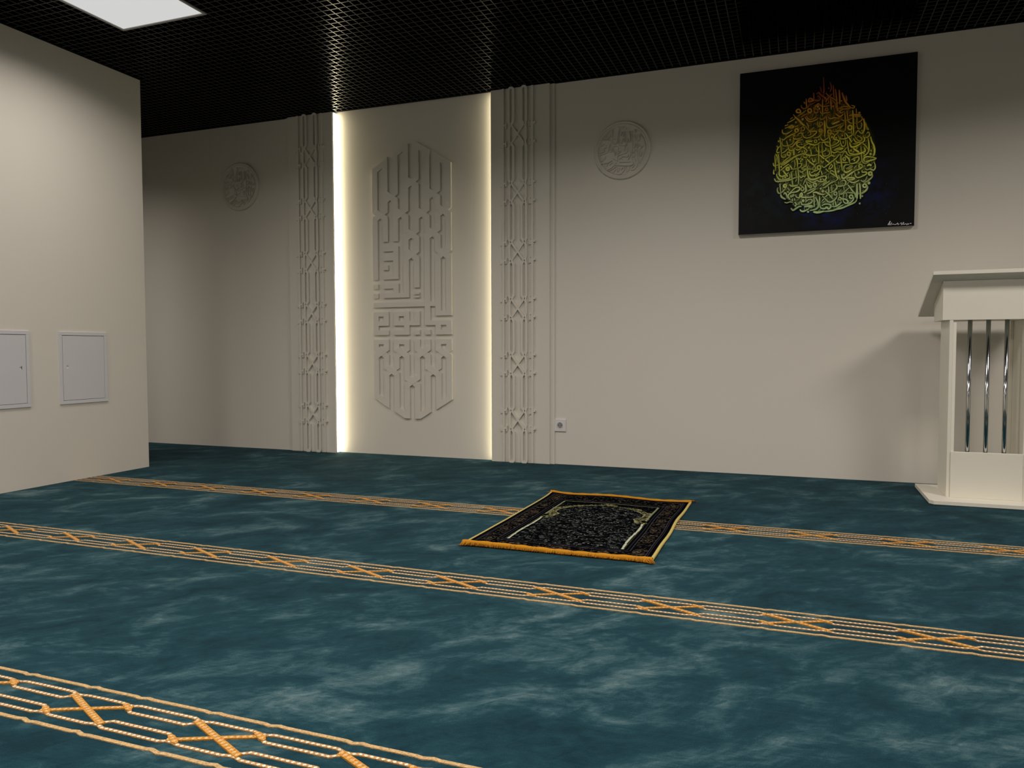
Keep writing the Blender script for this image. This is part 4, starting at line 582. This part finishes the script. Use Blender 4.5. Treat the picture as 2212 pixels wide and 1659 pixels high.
# ------------------------------------------------------------------ painting
PX, PZ, PW, PH = 0.1365, 1.970, 0.964/2, 0.975/2
paint_canvas = material('black_painted_canvas', (0.002, 0.002, 0.003), 0.55, spec=0.2)
mt = paint_canvas
tcp = nd(mt, 'ShaderNodeTexCoord'); sp = nd(mt, 'ShaderNodeSeparateXYZ'); ln(mt, tcp.outputs['Object'], sp.inputs[0])
def blob_mask(cx, cz, rx, rz, soft):
    dx = mth(mt, 'DIVIDE', mth(mt, 'SUBTRACT', sp.outputs['X'], cx), rx); dz = mth(mt, 'DIVIDE', mth(mt, 'SUBTRACT', sp.outputs['Z'], cz), rz)
    d = mth(mt, 'SQRT', mth(mt, 'ADD', mth(mt, 'MULTIPLY', dx, dx), mth(mt, 'MULTIPLY', dz, dz)))
    return mth(mt, 'DIVIDE', mth(mt, 'SUBTRACT', 1.0, d), soft, clamp=True)
nz = nd(mt, 'ShaderNodeTexNoise'); nz.inputs['Scale'].default_value = 14; nz.inputs['Detail'].default_value = 5
ln(mt, tcp.outputs['Object'], nz.inputs['Vector'])
cloud = ramp(mt, nz.outputs['Fac'], [(0.42, (0, 0, 0)), (0.75, (1, 1, 1))])
c = mix(mt, mth(mt, 'MULTIPLY', blob_mask(-0.25, -0.25, 0.30, 0.24, 0.6), cloud), (0.0012, 0.0012, 0.002), (0.004, 0.018, 0.022))
c = mix(mt, mth(mt, 'MULTIPLY', blob_mask(0.06, -0.25, 0.36, 0.25, 0.35), cloud), c, (0.001, 0.012, 0.09))
c = mix(mt, blob_mask(-0.002, -0.06, 0.285, 0.335, 0.16), c, (0.060, 0.085, 0.018))
ln(mt, c, bsdf(mt).inputs['Base Color'])
canvas_edge = material('bare_canvas_edge', (0.45, 0.42, 0.38), 0.8)
t = thing('painting', 'square black canvas painting of a yellow-green drop woven from script', 'painting', (PX, 0, PZ))
bm = new()
box(bm, -PW, PW, -0.032, -0.006, -PH, PH, 1)
bm.faces.ensure_lookup_table()
bm.normal_update()
for f in bm.faces:
    if abs(f.normal.y) > 0.9: f.material_index = 0
obj('canvas', bm, [paint_canvas, canvas_edge], t, bevel=-1)
one_box('hanging_bar', -0.3, 0.3, -0.006, 0.0, 0.30, 0.34, canvas_edge, t)
# brush strokes: colour travels from red at the tip to green at the foot
paint_mt = material('brushed_paint', (0.5, 0.5, 0.1), 0.6, spec=0.2)
at = nd(paint_mt, 'ShaderNodeAttribute', attribute_name='paint'); ln(paint_mt, at.outputs['Color'], bsdf(paint_mt).inputs['Base Color'])
RAMP = [(0.37, (0.16, 0.030, 0.014)), (0.30, (0.46, 0.10, 0.020)), (0.22, (0.72, 0.30, 0.022)), (0.12, (0.76, 0.48, 0.030)), (0.0, (0.74, 0.66, 0.05)), (-0.13, (0.66, 0.70, 0.12)), (-0.25, (0.58, 0.70, 0.24)), (-0.38, (0.46, 0.66, 0.30))]
def paint_colour(z):
    if z >= RAMP[0][0]: return RAMP[0][1]
    for (z1, c1), (z0, c0) in zip(RAMP[:-1], RAMP[1:]):
        if z >= z0:
            k = (z-z0)/(z1-z0); return tuple(a*k + b_*(1-k) for a, b_ in zip(c1, c0))
    return RAMP[-1][1]
class Flat:
    """flat painted ribbons with one colour per vertex"""
    def __init__(self): self.v = []; self.f = []; self.c = []
    def stroke(self, pts, ws, y, col):
        L, Rr = sides(pts, ws, 1.4); n0 = len(self.v)
        for a, b_ in zip(L, Rr):
            self.v += [(a[0], y, a[1]), (b_[0], y, b_[1])]
        for i, p in enumerate(pts):
            cc = col(p, i/(len(pts)-1)); self.c += [(*cc, 1), (*cc, 1)]
        for i in range(len(pts)-1):
            a = n0 + 2*i; self.f.append((a, a+1, a+3, a+2))
    def build(self, name, mt_, parent, attr='paint'):
        me = bpy.data.meshes.new(name); me.from_pydata(self.v, [], self.f); me.update()
        ca = me.color_attributes.new(attr, 'FLOAT_COLOR', 'POINT')
        ca.data.foreach_set('color', [q for c_ in self.c for q in c_])
        return link_mesh(name, me, parent, [mt_])
rp = random.Random(11)
fl = Flat(); y = -0.0322
def in_drop(x, z):
    # drop outline: round below, tapering to a tip
    cx = -0.002
    if z < -0.09: return ((x-cx)/0.272)**2 + ((z+0.09)/0.290)**2 < 1
    k = (z+0.09)/0.42
    return k < 1 and abs(x-cx) < 0.272*(1-k**1.7)**0.9
for i in range(2400):    # fine under-layer of hatching and small marks
    x, z = rp.uniform(-0.29, 0.29), rp.uniform(-0.39, 0.32)
    if not in_drop(x, z): continue
    a = rp.choice((0.6, 0.7, 1.5, 1.4, 0.5)) + rp.uniform(-0.2, 0.2); l = rp.uniform(0.010, 0.030); cu = rp.uniform(-0.006, 0.006)
    p = [(x-l*math.cos(a)/2, z-l*math.sin(a)/2), (x+cu*math.sin(a), z-cu*math.cos(a)), (x+l*math.cos(a)/2, z+l*math.sin(a)/2)]
    p = catmull(p, 3); n = len(p); g = rp.uniform(0.3, 0.7)
    fl.stroke(p, [0.0050*math.sin(math.pi*(k+0.6)/(n+0.2)) for k in range(n)], y, lambda q, s, g=g: tuple(v*g for v in paint_colour(q[1])))
    y -= 0.000004
y -= 0.0001
order = sorted(range(len(PAINT_STROKES)), key=lambda i: rp.random() + PAINT_STROKES[i][0]*0.004)
for i in order:
    st = PAINT_STROKES[i]
    w = st[0]*1e-4; p = [(st[j]*1e-4, st[j+1]*1e-4) for j in range(1, len(st), 2)]
    closed = len(p) > 3 and math.hypot(p[0][0]-p[-1][0], p[0][1]-p[-1][1]) < 0.003
    cpts = catmull(p, 6); n = len(cpts)
    w = max(w*1.7, 0.0062)
    ws = [w if closed else w*(0.38 + 0.62*math.sin(math.pi*min(1, max(0, (k+0.5)/n)))**0.7) for k in range(n)]
    g = rp.uniform(0.82, 1.28); hue = rp.uniform(-0.05, 0.05)
    fl.stroke(cpts, [q+0.0028 for q in ws], y, lambda q, s: tuple(v*0.16 for v in paint_colour(q[1])))
    y -= 0.000009
    def colf(q, s, g=g, hue=hue):
        c_ = paint_colour(q[1] + hue)
        k = g*(0.88 + 0.16*math.sin(q[0]*90 + q[1]*70))
        return tuple(min(0.95, v*k) for v in c_)
    fl.stroke(cpts, ws, y, colf)
    y -= 0.000002
    fl.stroke(cpts, [q*0.34 for q in ws], y, lambda q, s, g=g: tuple(min(1, v*1.25*g + 0.03) for v in paint_colour(q[1])))
    y -= 0.000009
for i in range(70):     # sparse splashes on the dark ground
    x, z = rp.gauss(-0.28, 0.12), rp.gauss(-0.18, 0.14)
    if i % 5 == 0: x, z = rp.uniform(0.0, 0.40), rp.uniform(-0.42, -0.2)
    if in_drop(x, z) or abs(x) > 0.46 or abs(z) > 0.46: continue
    r = rp.uniform(0.0010, 0.0026); g = rp.uniform(0.01, 0.05)
    fl.stroke([(x, z-r), (x+r*0.4, z), (x+r*rp.uniform(-0.5, 1.4), z+r*2)], [r, r*1.6, r*0.5], -0.0323, lambda q, s, g=g: (g, g*1.1, g*1.4))
fl.build('painted_script', paint_mt, t)
fl = Flat()
for st in SIGNATURE:
    p = catmull([(st[j]*1e-4, st[j+1]*1e-4) for j in range(1, len(st), 2)], 5)
    fl.stroke(p, [max(st[0]*0.45e-4, 0.0022)]*len(p), -0.0323, lambda q, s: (0.75, 0.75, 0.72))
tag_o = fl.build('signature', paint_mt, t)
tag_o['label'] = 'small white handwritten signature'

# ------------------------------------------------------------------ wall socket
t = thing('wall_socket', 'white square power socket low on the wall beside the right pilaster', 'socket', (-1.4975, 0, 0.2665))
bm = new(); box(bm, -0.0415, 0.0415, -0.010, 0.0, -0.0415, 0.0415); obj('cover_plate', bm, white_plastic, t, bevel=0.0025)
bm = new()
ring_profile(bm, [(0.0235, 0.010), (0.0235, 0.0125), (0.0200, 0.0125), (0.0190, 0.0105)], 40)
obj('socket_rim', bm, white_plastic, t, smooth=False)
bm = new()
c0 = bm.verts.new((0, -0.0103, 0)); rim = [bm.verts.new((0.0192*math.cos(2*math.pi*i/40), -0.0103, 0.0192*math.sin(2*math.pi*i/40))) for i in range(40)]
for i in range(40): bm.faces.new((c0, rim[i], rim[(i+1) % 40]))
well = material('socket_well', (0.30, 0.29, 0.28), 0.5)
obj('socket_well', bm, well, t, bevel=-1)
for sx in (-1, 1):
    bm = new(); bmesh.ops.create_circle(bm, cap_ends=True, segments=14, radius=0.0028, matrix=Matrix.Translation((sx*0.0095, -0.0106, 0.001)) @ Matrix.Rotation(math.pi/2, 4, 'X'))
    obj('pin_hole', bm, dark_gap, t, bevel=-1)
one_box('earth_contact', -0.0015, 0.0015, -0.0125, -0.0104, -0.0185, -0.0085, contact, t)
one_box('earth_contact', -0.0015, 0.0015, -0.0125, -0.0104, 0.0105, 0.0185, contact, t)

# ------------------------------------------------------------------ access doors in the left wall
def access_door(y0, y1, handle_side, label):
    """flush metal door; handle_side +1 = towards the niche wall"""
    yc, z0, z1 = (y0+y1)/2, 0.462, 0.893
    t = thing('access_door', label, 'access door', (X_LEFT, yc, 0), 'metal access doors in the left wall')
    hw = (y1-y0)/2
    bm = new(); e = 0.0
    for a in ((-hw, hw, z0, z0+0.021), (-hw, hw, z1-0.021, z1), (-hw, -hw+0.021, z0+0.021, z1-0.021), (hw-0.021, hw, z0+0.021, z1-0.021)):
        box(bm, 0.0, 0.007, a[0], a[1], a[2], a[3])
    obj('frame', bm, white_metal, t, bevel=0.0012)
    one_box('gap', 0.0, 0.0008, -hw+0.021, hw-0.021, z0+0.021, z1-0.021, dark_gap, t)
    d = 0.0235
    # leaf with a triangular finger pull pressed into it
    hy = handle_side*(hw-0.060); hz = 0.684; s = handle_side
    A, B, C = (hy + s*0.012, hz+0.013), (hy + s*0.012, hz-0.013), (hy - s*0.008, hz)
    bm = new(); ya, yb, za, zb = -hw+d, hw-d, z0+d, z1-d; X = 0.0055
    O = [bm.verts.new((X, ya, za)), bm.verts.new((X, yb, za)), bm.verts.new((X, yb, zb)), bm.verts.new((X, ya, zb))]
    T = [bm.verts.new((X, *A)), bm.verts.new((X, *B)), bm.verts.new((X, *C))]
    ob = [bm.verts.new((0.001, v.co.y, v.co.z)) for v in O]
    for i in range(4): bm.faces.new((O[i], ob[i], ob[(i+1) % 4], O[(i+1) % 4]))
    # fan the front face around the triangle
    if s > 0:
        for f in ((O[1], O[2], T[0], T[1]), (O[2], O[3], T[2], T[0]), (O[3], O[0], T[2]), (O[0], O[1], T[1], T[2])): bm.faces.new(f)
    else:
        for f in ((O[3], O[0], T[1], T[0]), (O[2], O[3], T[0], T[2]), (O[1], O[2], T[2]), (O[0], O[1], T[2], T[1])): bm.faces.new(f)
    door = obj('door_leaf', bm, white_metal, t)
    bm = new()
    T2 = [bm.verts.new((X, *A)), bm.verts.new((X, *B)), bm.verts.new((X, *C))]
    deep = bm.verts.new((0.0012, hy + s*0.0105, hz))
    bm.faces.new((T2[0], T2[2], deep)); bm.faces.new((T2[2], T2[1], deep)); f = bm.faces.new((T2[1], T2[0], deep)); f.material_index = 1
    obj('finger_pull', bm, [white_metal, dark_gap], door)
access_door(-2.196, -1.866, 1, 'white metal access door cut by the left edge of the view, pull on its right')
access_door(-1.684, -1.352, -1, 'white metal access door nearer the wall corner, pull on its left')

# ------------------------------------------------------------------ lectern
LX, LY = 0.90, -0.41
t = thing('lectern', 'cream lectern with a slanted top and steel bars standing near the back wall', 'lectern', (LX, LY, 0))
def lb(name, x0, x1, y0, y1, z0, z1, mt_=cream_board, bevel=0.0015, parent=None):
    return one_box(name, x0-LX, x1-LX, y0-LY, y1-LY, z0, z1, mt_, parent or t, bevel=bevel)
bm = new()   # base board with clipped front corners
pts = [(0.634, -0.157), (0.634, -0.640), (0.652, -0.667), (1.148, -0.667), (1.166, -0.640), (1.166, -0.157)]
lo_ = [bm.verts.new((x-LX, y_-LY, 0.002)) for x, y_ in pts]; hi_ = [bm.verts.new((x-LX, y_-LY, 0.022)) for x, y_ in pts]
bm.faces.new(hi_); bm.faces.new(list(reversed(lo_)))
for i in range(6): bm.faces.new((lo_[i], lo_[(i+1) % 6], hi_[(i+1) % 6], hi_[i]))
obj('base', bm, cream_board, t, bevel=0.0015)
lb('side_panel', 0.726, 0.742, -0.535, -0.280, 0.022, 0.925)
lb('side_panel', 1.058, 1.074, -0.535, -0.280, 0.022, 0.925)
lb('front_panel', 0.742, 1.058, -0.543, -0.527, 0.022, 0.256)
lb('batten', 0.742, 0.757, -0.535, -0.520, 0.256, 0.912, cream_edge)
lb('batten', 1.043, 1.058, -0.300, -0.285, 0.022, 0.925, cream_edge)
bm = new()   # box under the desk, its top cut to the slope
x0, x1, yf, yb = 0.693-LX, 1.107-LX, -0.536-LY, -0.280-LY
zt = lambda yy: 1.1492 + (yy + LY + 0.604) * -0.3906
vv = [bm.verts.new(p) for p in ((x0,yf,0.925),(x1,yf,0.925),(x1,yb,0.925),(x0,yb,0.925),(x0,yf,zt(yf)),(x1,yf,zt(yf)),(x1,yb,zt(yb)),(x0,yb,zt(yb)))]
for f in ((0,3,2,1),(4,5,6,7),(0,1,5,4),(1,2,6,5),(2,3,7,6),(3,0,4,7)): bm.faces.new([vv[i] for i in f])
obj('desk_box', bm, cream_board, t, bevel=0.0012)
bm = new()   # slanted top board
x0, x1 = 0.637-LX, 1.163-LX
ya, yb2 = -0.604-LY, -0.115-LY; za, zb = 1.1500, 0.959
th = 0.018
vv = [bm.verts.new(p) for p in ((x0,ya,za),(x1,ya,za),(x1,yb2,zb),(x0,yb2,zb),(x0,ya,za+th),(x1,ya,za+th),(x1,yb2,zb+th),(x0,yb2,zb+th))]
for f in ((0,3,2,1),(4,5,6,7),(0,1,5,4),(1,2,6,5),(2,3,7,6),(3,0,4,7)): bm.faces.new([vv[i] for i in f])
obj('slanted_top', bm, cream_board, t, bevel=0.001)
for bx in (0.8195, 0.900, 0.9805):
    bm = new(); bmesh.ops.create_cone(bm, cap_ends=True, segments=28, radius1=0.0105, radius2=0.0105, depth=0.905, matrix=Matrix.Translation((bx-LX, -0.515-LY, 0.022+0.4515)))
    obj('bar', bm, chrome, t, smooth=True)['label'] = 'polished steel bar'
for sx in (0.712, 1.088):
    for sz in (0.985, 1.055):
        bm = new(); bmesh.ops.create_cone(bm, cap_ends=True, segments=12, radius1=0.003, radius2=0.003, depth=0.001, matrix=Matrix.Translation((sx-LX, -0.5364-LY, sz)) @ Matrix.Rotation(math.pi/2, 4, 'X'))
        obj('screw_cap', bm, cream_edge, t)

# ------------------------------------------------------------------ prayer rug
RX, RY, RW, RL = -1.226, -2.180, 0.735, 1.125
t = thing('prayer_rug', 'small black prayer rug with gold fringe lying across the carpet stripe', 'rug', (RX, RY, 0))
rr = np.random.RandomState(5)
res = 0.0025
nu, nv = int(RW/res)+1, int(RL/res)+1
U, V = np.meshgrid(np.linspace(0, RW, nu), np.linspace(0, RL, nv), indexing='ij')
img = np.zeros((nu, nv, 3)) + np.array([0.0022, 0.0022, 0.0030])
def put(mask, col, k=1.0):
    img[mask] = img[mask]*(1-k) + np.array(col)*k
def curls(n, region, colours, rad=(0.005, 0.013), width=0.0013):
    """tiny curved flourishes scattered where region(u, v) is true"""
    done = 0; tries = 0
    while done < n and tries < n*12:
        tries += 1
        u, v = rr.uniform(0, RW), rr.uniform(0, RL)
        if not region(u, v): continue
        done += 1
        r = rr.uniform(*rad); a0 = rr.uniform(0, 6.28); span = rr.uniform(1.2, 4.2); col = np.array(colours[rr.randint(len(colours))]) * rr.uniform(0.35, 1.3)
        steps = int(r*span/res*1.6)+2
        a = a0 + np.linspace(0, span, steps); rad_ = r*(1 - 0.45*np.linspace(0, 1, steps))
        cu = u + rad_*np.cos(a); cv = v + rad_*np.sin(a)
        iu = np.round(cu/res).astype(int); iv = np.round(cv/res).astype(int)
        ok = (iu >= 0) & (iu < nu) & (iv >= 0) & (iv < nv)
        img[iu[ok], iv[ok]] = col
C = RW/2
inside = lambda u, v: 0.125 < u < RW-0.125 and 0.120 < v < 0.93
def arch_half(v):   # half width of the arch opening
    if v < 0.56: return C-0.143
    if v < 0.70: return C-0.155-0.03*math.sin((v-0.56)/0.14*math.pi)
    k = min(1, (v-0.70)/0.185); return (C-0.155)*math.sqrt(max(0, 1-k**1.8))
field = lambda u, v: inside(u, v) and abs(u-C) < arch_half(v)
span_ = lambda u, v: inside(u, v) and 0.60 < v < 0.93 and abs(u-C) > arch_half(v)
rim_ = lambda u, v: 0.56 < v < 0.925 and inside(u, v) and 0 < abs(u-C) - arch_half(v) < 0.045 + 0.02*math.sin(v*60)
side_b = lambda u, v: (0.034 < u < 0.094 or RW-0.094 < u < RW-0.034) and 0.02 < v < 1.09
end_b = lambda u, v: (0.015 < v < 0.10 or 0.975 < v < 1.085) and 0.04 < u < RW-0.04
inner_end = lambda u, v: 0.935 < v < 0.965 and 0.13 < u < RW-0.13
curls(1700, field, [(0.07, 0.078, 0.073), (0.035, 0.043, 0.04), (0.14, 0.15, 0.13), (0.02, 0.026, 0.024)], (0.003, 0.009))
curls(140, field, [(0.30, 0.30, 0.26), (0.16, 0.17, 0.14)], (0.0015, 0.005))
curls(650, side_b, [(0.075, 0.060, 0.045), (0.035, 0.028, 0.024), (0.11, 0.085, 0.05)], (0.003, 0.009))
curls(420, end_b, [(0.065, 0.052, 0.042), (0.03, 0.026, 0.03), (0.10, 0.08, 0.05)], (0.003, 0.009))
curls(90, span_, [(0.08, 0.07, 0.06), (0.05, 0.05, 0.07)], (0.003, 0.007))
curls(800, rim_, [(0.26, 0.25, 0.10), (0.16, 0.16, 0.07), (0.38, 0.36, 0.17)], (0.003, 0.010))
def vline(u0, v0, v1, w, col, wob=0.0):
    put((np.abs(U - u0 - wob*np.sin(V*17)) < w) & (V > v0) & (V < v1), col)
def hline(v0, u0, u1, w, col):
    put((np.abs(V - v0 - 0.002*np.sin(U*21)) < w) & (U > u0) & (U < u1), col)
grey, dim = (0.055, 0.052, 0.060), (0.030, 0.028, 0.034)
for s in (lambda q: q, lambda q: RW-q):
    vline(s(0.030), 0.010, 1.095, 0.0020, grey); vline(s(0.022), 0.006, 1.10, 0.0012, dim)
    vline(s(0.098), 0.100, 0.985, 0.0018, grey); vline(s(0.110), 0.112, 0.97, 0.0014, dim)
    vline(s(0.134), 0.118, 0.560, 0.0046, (0.42, 0.44, 0.32), 0.0025)
    vline(s(0.125), 0.118, 0.95, 0.0013, (0.06, 0.07, 0.03))
    vline(s(0.130), 0.62, 0.945, 0.0026, (0.20, 0.21, 0.12))
hline(0.012, 0.03, RW-0.03, 0.0018, grey); hline(0.094, 0.098, RW-0.098, 0.0018, grey); hline(0.112, 0.11, RW-0.11, 0.002, dim)
hline(1.092, 0.03, RW-0.03, 0.0018, grey); hline(0.978, 0.098, RW-0.098, 0.0018, grey)
hline(0.946, 0.130, RW-0.130, 0.0026, (0.20, 0.21, 0.12))
AH = np.array([arch_half(v) for v in V[0]])[None, :]
put((np.abs(np.abs(U-C) - AH - 0.004*np.sin(V*95)) < 0.0024) & (V > 0.56) & (V < 0.92), (0.26, 0.26, 0.13))
put((np.abs(np.abs(U-C) - AH - 0.034 - 0.006*np.sin(V*70)) < 0.0016) & (V > 0.58) & (V < 0.92) & (np.abs(U-C) < C-0.13), (0.20, 0.20, 0.10))
# rosettes along the border
for vv_ in (0.10, 0.28, 0.46, 0.64, 0.82, 1.0):
    for uu in (0.064, RW-0.064):
        d = np.hypot((U-uu)/0.022, (V-vv_)/0.036); put((d < 1) & (d > 0.90), (0.05, 0.04, 0.028)); put((d < 0.4) & (d > 0.25), (0.10, 0.07, 0.04))
for uu in (0.19, 0.3675, 0.545):
    d = np.hypot((U-uu)/0.05, (V-0.055)/0.026); put((d < 1) & (d > 0.92), (0.05, 0.036, 0.02)); put((d < 0.45) & (d > 0.3), (0.09, 0.07, 0.05))
img *= rr.uniform(0.75, 1.2, (nu, nv, 1))
rug_pile = material('black_woven_pile', (0.01, 0.01, 0.01), 1.0, spec=0.0)
at = nd(rug_pile, 'ShaderNodeAttribute', attribute_name='weave'); ln(rug_pile, at.outputs['Color'], bsdf(rug_pile).inputs['Base Color'])
add_bump(rug_pile, 700, 0.3, 0.002)
def rug_h(u, v):      # gentle ripples in the cloth
    return 0.009 + 0.0030*math.sin(u*13+v*3) * math.exp(-((v-RL)/0.16)**2) + 0.0018*math.sin(u*9+1.0)*math.exp(-(v/0.12)**2) \
        + 0.0022*math.sin(v*11)*math.exp(-((u-RW)/0.10)**2) + 0.006*math.exp(-((u/0.06)**2 + ((v-RL)/0.06)**2)) + 0.0010*math.sin(u*7+v*6)
def edge_x(v): return 0.003*math.sin(v*5.5+0.4) + 0.0014*math.sin(v*15+1)
def rug_pos(u, v):
    k = (u/RW)
    x = u + edge_x(v)*(1 if u > RW/2 else 0.4) * abs(2*k-1) - 0.010*(1-k)*(1-v/RL)**3
    return x, v + 0.004*math.sin(u*9)*(v/RL)
verts = []; 
for i in range(nu):
    for j in range(nv):
        u, v = U[i, j], V[i, j]; x, yy = rug_pos(u, v); verts.append((x, yy, rug_h(u, v)))
faces = [(i*nv+j, (i+1)*nv+j, (i+1)*nv+j+1, i*nv+j+1) for i in range(nu-1) for j in range(nv-1)]
base = len(verts); cols = [tuple(img[i, j]) + (1,) for i in range(nu) for j in range(nv)]
edge_idx = [i*nv for i in range(nu)] + [(nu-1)*nv+j for j in range(1, nv)] + [i*nv+nv-1 for i in range(nu-2, -1, -1)] + [j for j in range(nv-2, 0, -1)]
for e in edge_idx: verts.append((verts[e][0], verts[e][1], 0.003)); cols.append((0.004, 0.004, 0.004, 1))
ne = len(edge_idx)
faces += [(edge_idx[k], base+k, base+(k+1) % ne, edge_idx[(k+1) % ne]) for k in range(ne)]
me = bpy.data.meshes.new('pile'); me.from_pydata(verts, [], faces); me.update()
ca = me.color_attributes.new('weave', 'FLOAT_COLOR', 'POINT'); ca.data.foreach_set('color', [q for c_ in cols for q in c_])
link_mesh('pile', me, t, [rug_pile])
# side bindings: soft rounded yellow-beige edge
bind = material('yellow_binding', (0.52, 0.42, 0.135), 0.8, spec=0.1); add_bump(bind, 240, 0.5, 0.003)
for side in (0, 1):
    bm = new(); prev = None
    for j in range(0, 121):
        v = RL*j/120; u = 0.0 if side == 0 else RW; x, yy = rug_pos(u, v); h = rug_h(u, v)
        s = -1 if side == 0 else 1
        ring = [bm.verts.new((x + s*a, yy, hh)) for a, hh in ((-0.006, h+0.0008), (-0.001, h+0.0020), (0.004, h+0.0008), (0.006, h-0.003), (0.005, 0.002), (-0.003, 0.002))]
        if prev:
            for k in range(6): bm.faces.new((prev[k], prev[(k+1) % 6], ring[(k+1) % 6], ring[k]))
        else: bm.faces.new(ring)
        prev = ring
    bm.faces.new(prev)
    obj('side_binding', bm, bind, t, smooth=True)
# gold fringe at both ends: a rolled heading and hundreds of short yarns
gold = material('gold_fringe_yarn', (0.62, 0.30, 0.02), 0.75, spec=0.15)
ag = nd(gold, 'ShaderNodeAttribute', attribute_name='yarn'); ln(gold, ag.outputs['Color'], bsdf(gold).inputs['Base Color'])
def fringe(front):
    vsf, fs, cs = [], [], []
    rf = random.Random(21 if front else 22)
    def tube(path, radii, col, seg=5):
        prev = None
        for i, (p, r) in enumerate(zip(path, radii)):
            q = path[min(i+1, len(path)-1)]; o = path[max(i-1, 0)]
            d = Vector(q) - Vector(o); d.normalize()
            a = d.cross(Vector((0, 0, 1)))
            if a.length < 0.1: a = d.cross(Vector((1, 0, 0)))
            a.normalize(); b2 = d.cross(a)
            n0 = len(vsf)
            for k in range(seg):
                w = a*math.cos(6.2832*k/seg)*r + b2*math.sin(6.2832*k/seg)*r; vsf.append(tuple(Vector(p)+w)); cs.append((*col(i/(len(path)-1)), 1))
            if prev is not None:
                for k in range(seg): fs.append((prev+k, prev+(k+1) % seg, n0+(k+1) % seg, n0+k))
            prev = n0
    s = -1 if front else 1; v0 = 0.0 if front else RL
    # rolled heading
    path = []; rad = []
    for i in range(101):
        u = -0.006 + (RW+0.012)*i/100; x, yy = rug_pos(min(max(u, 0), RW), v0); x += u - min(max(u, 0), RW)
        path.append((x, yy + s*0.004, rug_h(min(max(u, 0), RW), v0) + (0.001 if front else 0.0005))); rad.append((0.0105 if front else 0.0080)*(1+0.10*math.sin(i*0.6)+rf.uniform(-0.05, 0.05)))
    tube(path, rad, lambda k: (0.50, 0.215, 0.010), 10)
    n = 900 if front else 700
    for i in range(n):
        u = RW*(i+rf.uniform(-0.5, 0.5))/n; u = min(max(u, 0.0), RW)
        x, yy = rug_pos(u, v0); h = rug_h(u, v0)
        near_corner = max(0, 1-min(u, RW-u)/0.06)
        L_ = (0.0125 if front else 0.021) * rf.uniform(0.75, 1.2) * (1+0.8*near_corner)
        side_k = (-1 if u < RW/2 else 1)*near_corner*rf.uniform(0.1, 1.0) + rf.uniform(-0.35, 0.35)
        up = 0.006 if front else 0.003
        pth = [(x, yy+s*0.004, h+up), (x+side_k*L_*0.3, yy+s*(0.004+L_*0.45), h+up*0.8+rf.uniform(-0.002, 0.003)),
               (x+side_k*L_*0.75, yy+s*(0.004+L_*0.85), max(0.0045, h*0.7+rf.uniform(-0.004, 0.003)*(1+near_corner))), (x+side_k*L_*1.1, yy+s*(0.004+L_*1.02), 0.0035+rf.uniform(0, 0.003))]
        g = rf.choice((1.0, 0.9, 1.1, 0.75, 0.55, 1.2)); tip = rf.choice((1.0, 0.75, 0.5, 0.35))
        a = (0.55*g, 0.245*g, 0.012*g); b_ = (0.40*g*tip, 0.135*g*tip, 0.006*g*tip)
        tube(pth, [0.0022, 0.0022, 0.0019, 0.0010], lambda k, a=a, b_=b_: tuple(p*(1-k)+q*k for p, q in zip(a, b_)), 4)
    me_ = bpy.data.meshes.new('fringe'); me_.from_pydata(vsf, [], fs); me_.update()
    ca_ = me_.color_attributes.new('yarn', 'FLOAT_COLOR', 'POINT'); ca_.data.foreach_set('color', [q for c_ in cs for q in c_])
    me_.polygons.foreach_set('use_smooth', [True]*len(me_.polygons))
    link_mesh('fringe', me_, t, [gold])
fringe(True); fringe(False)
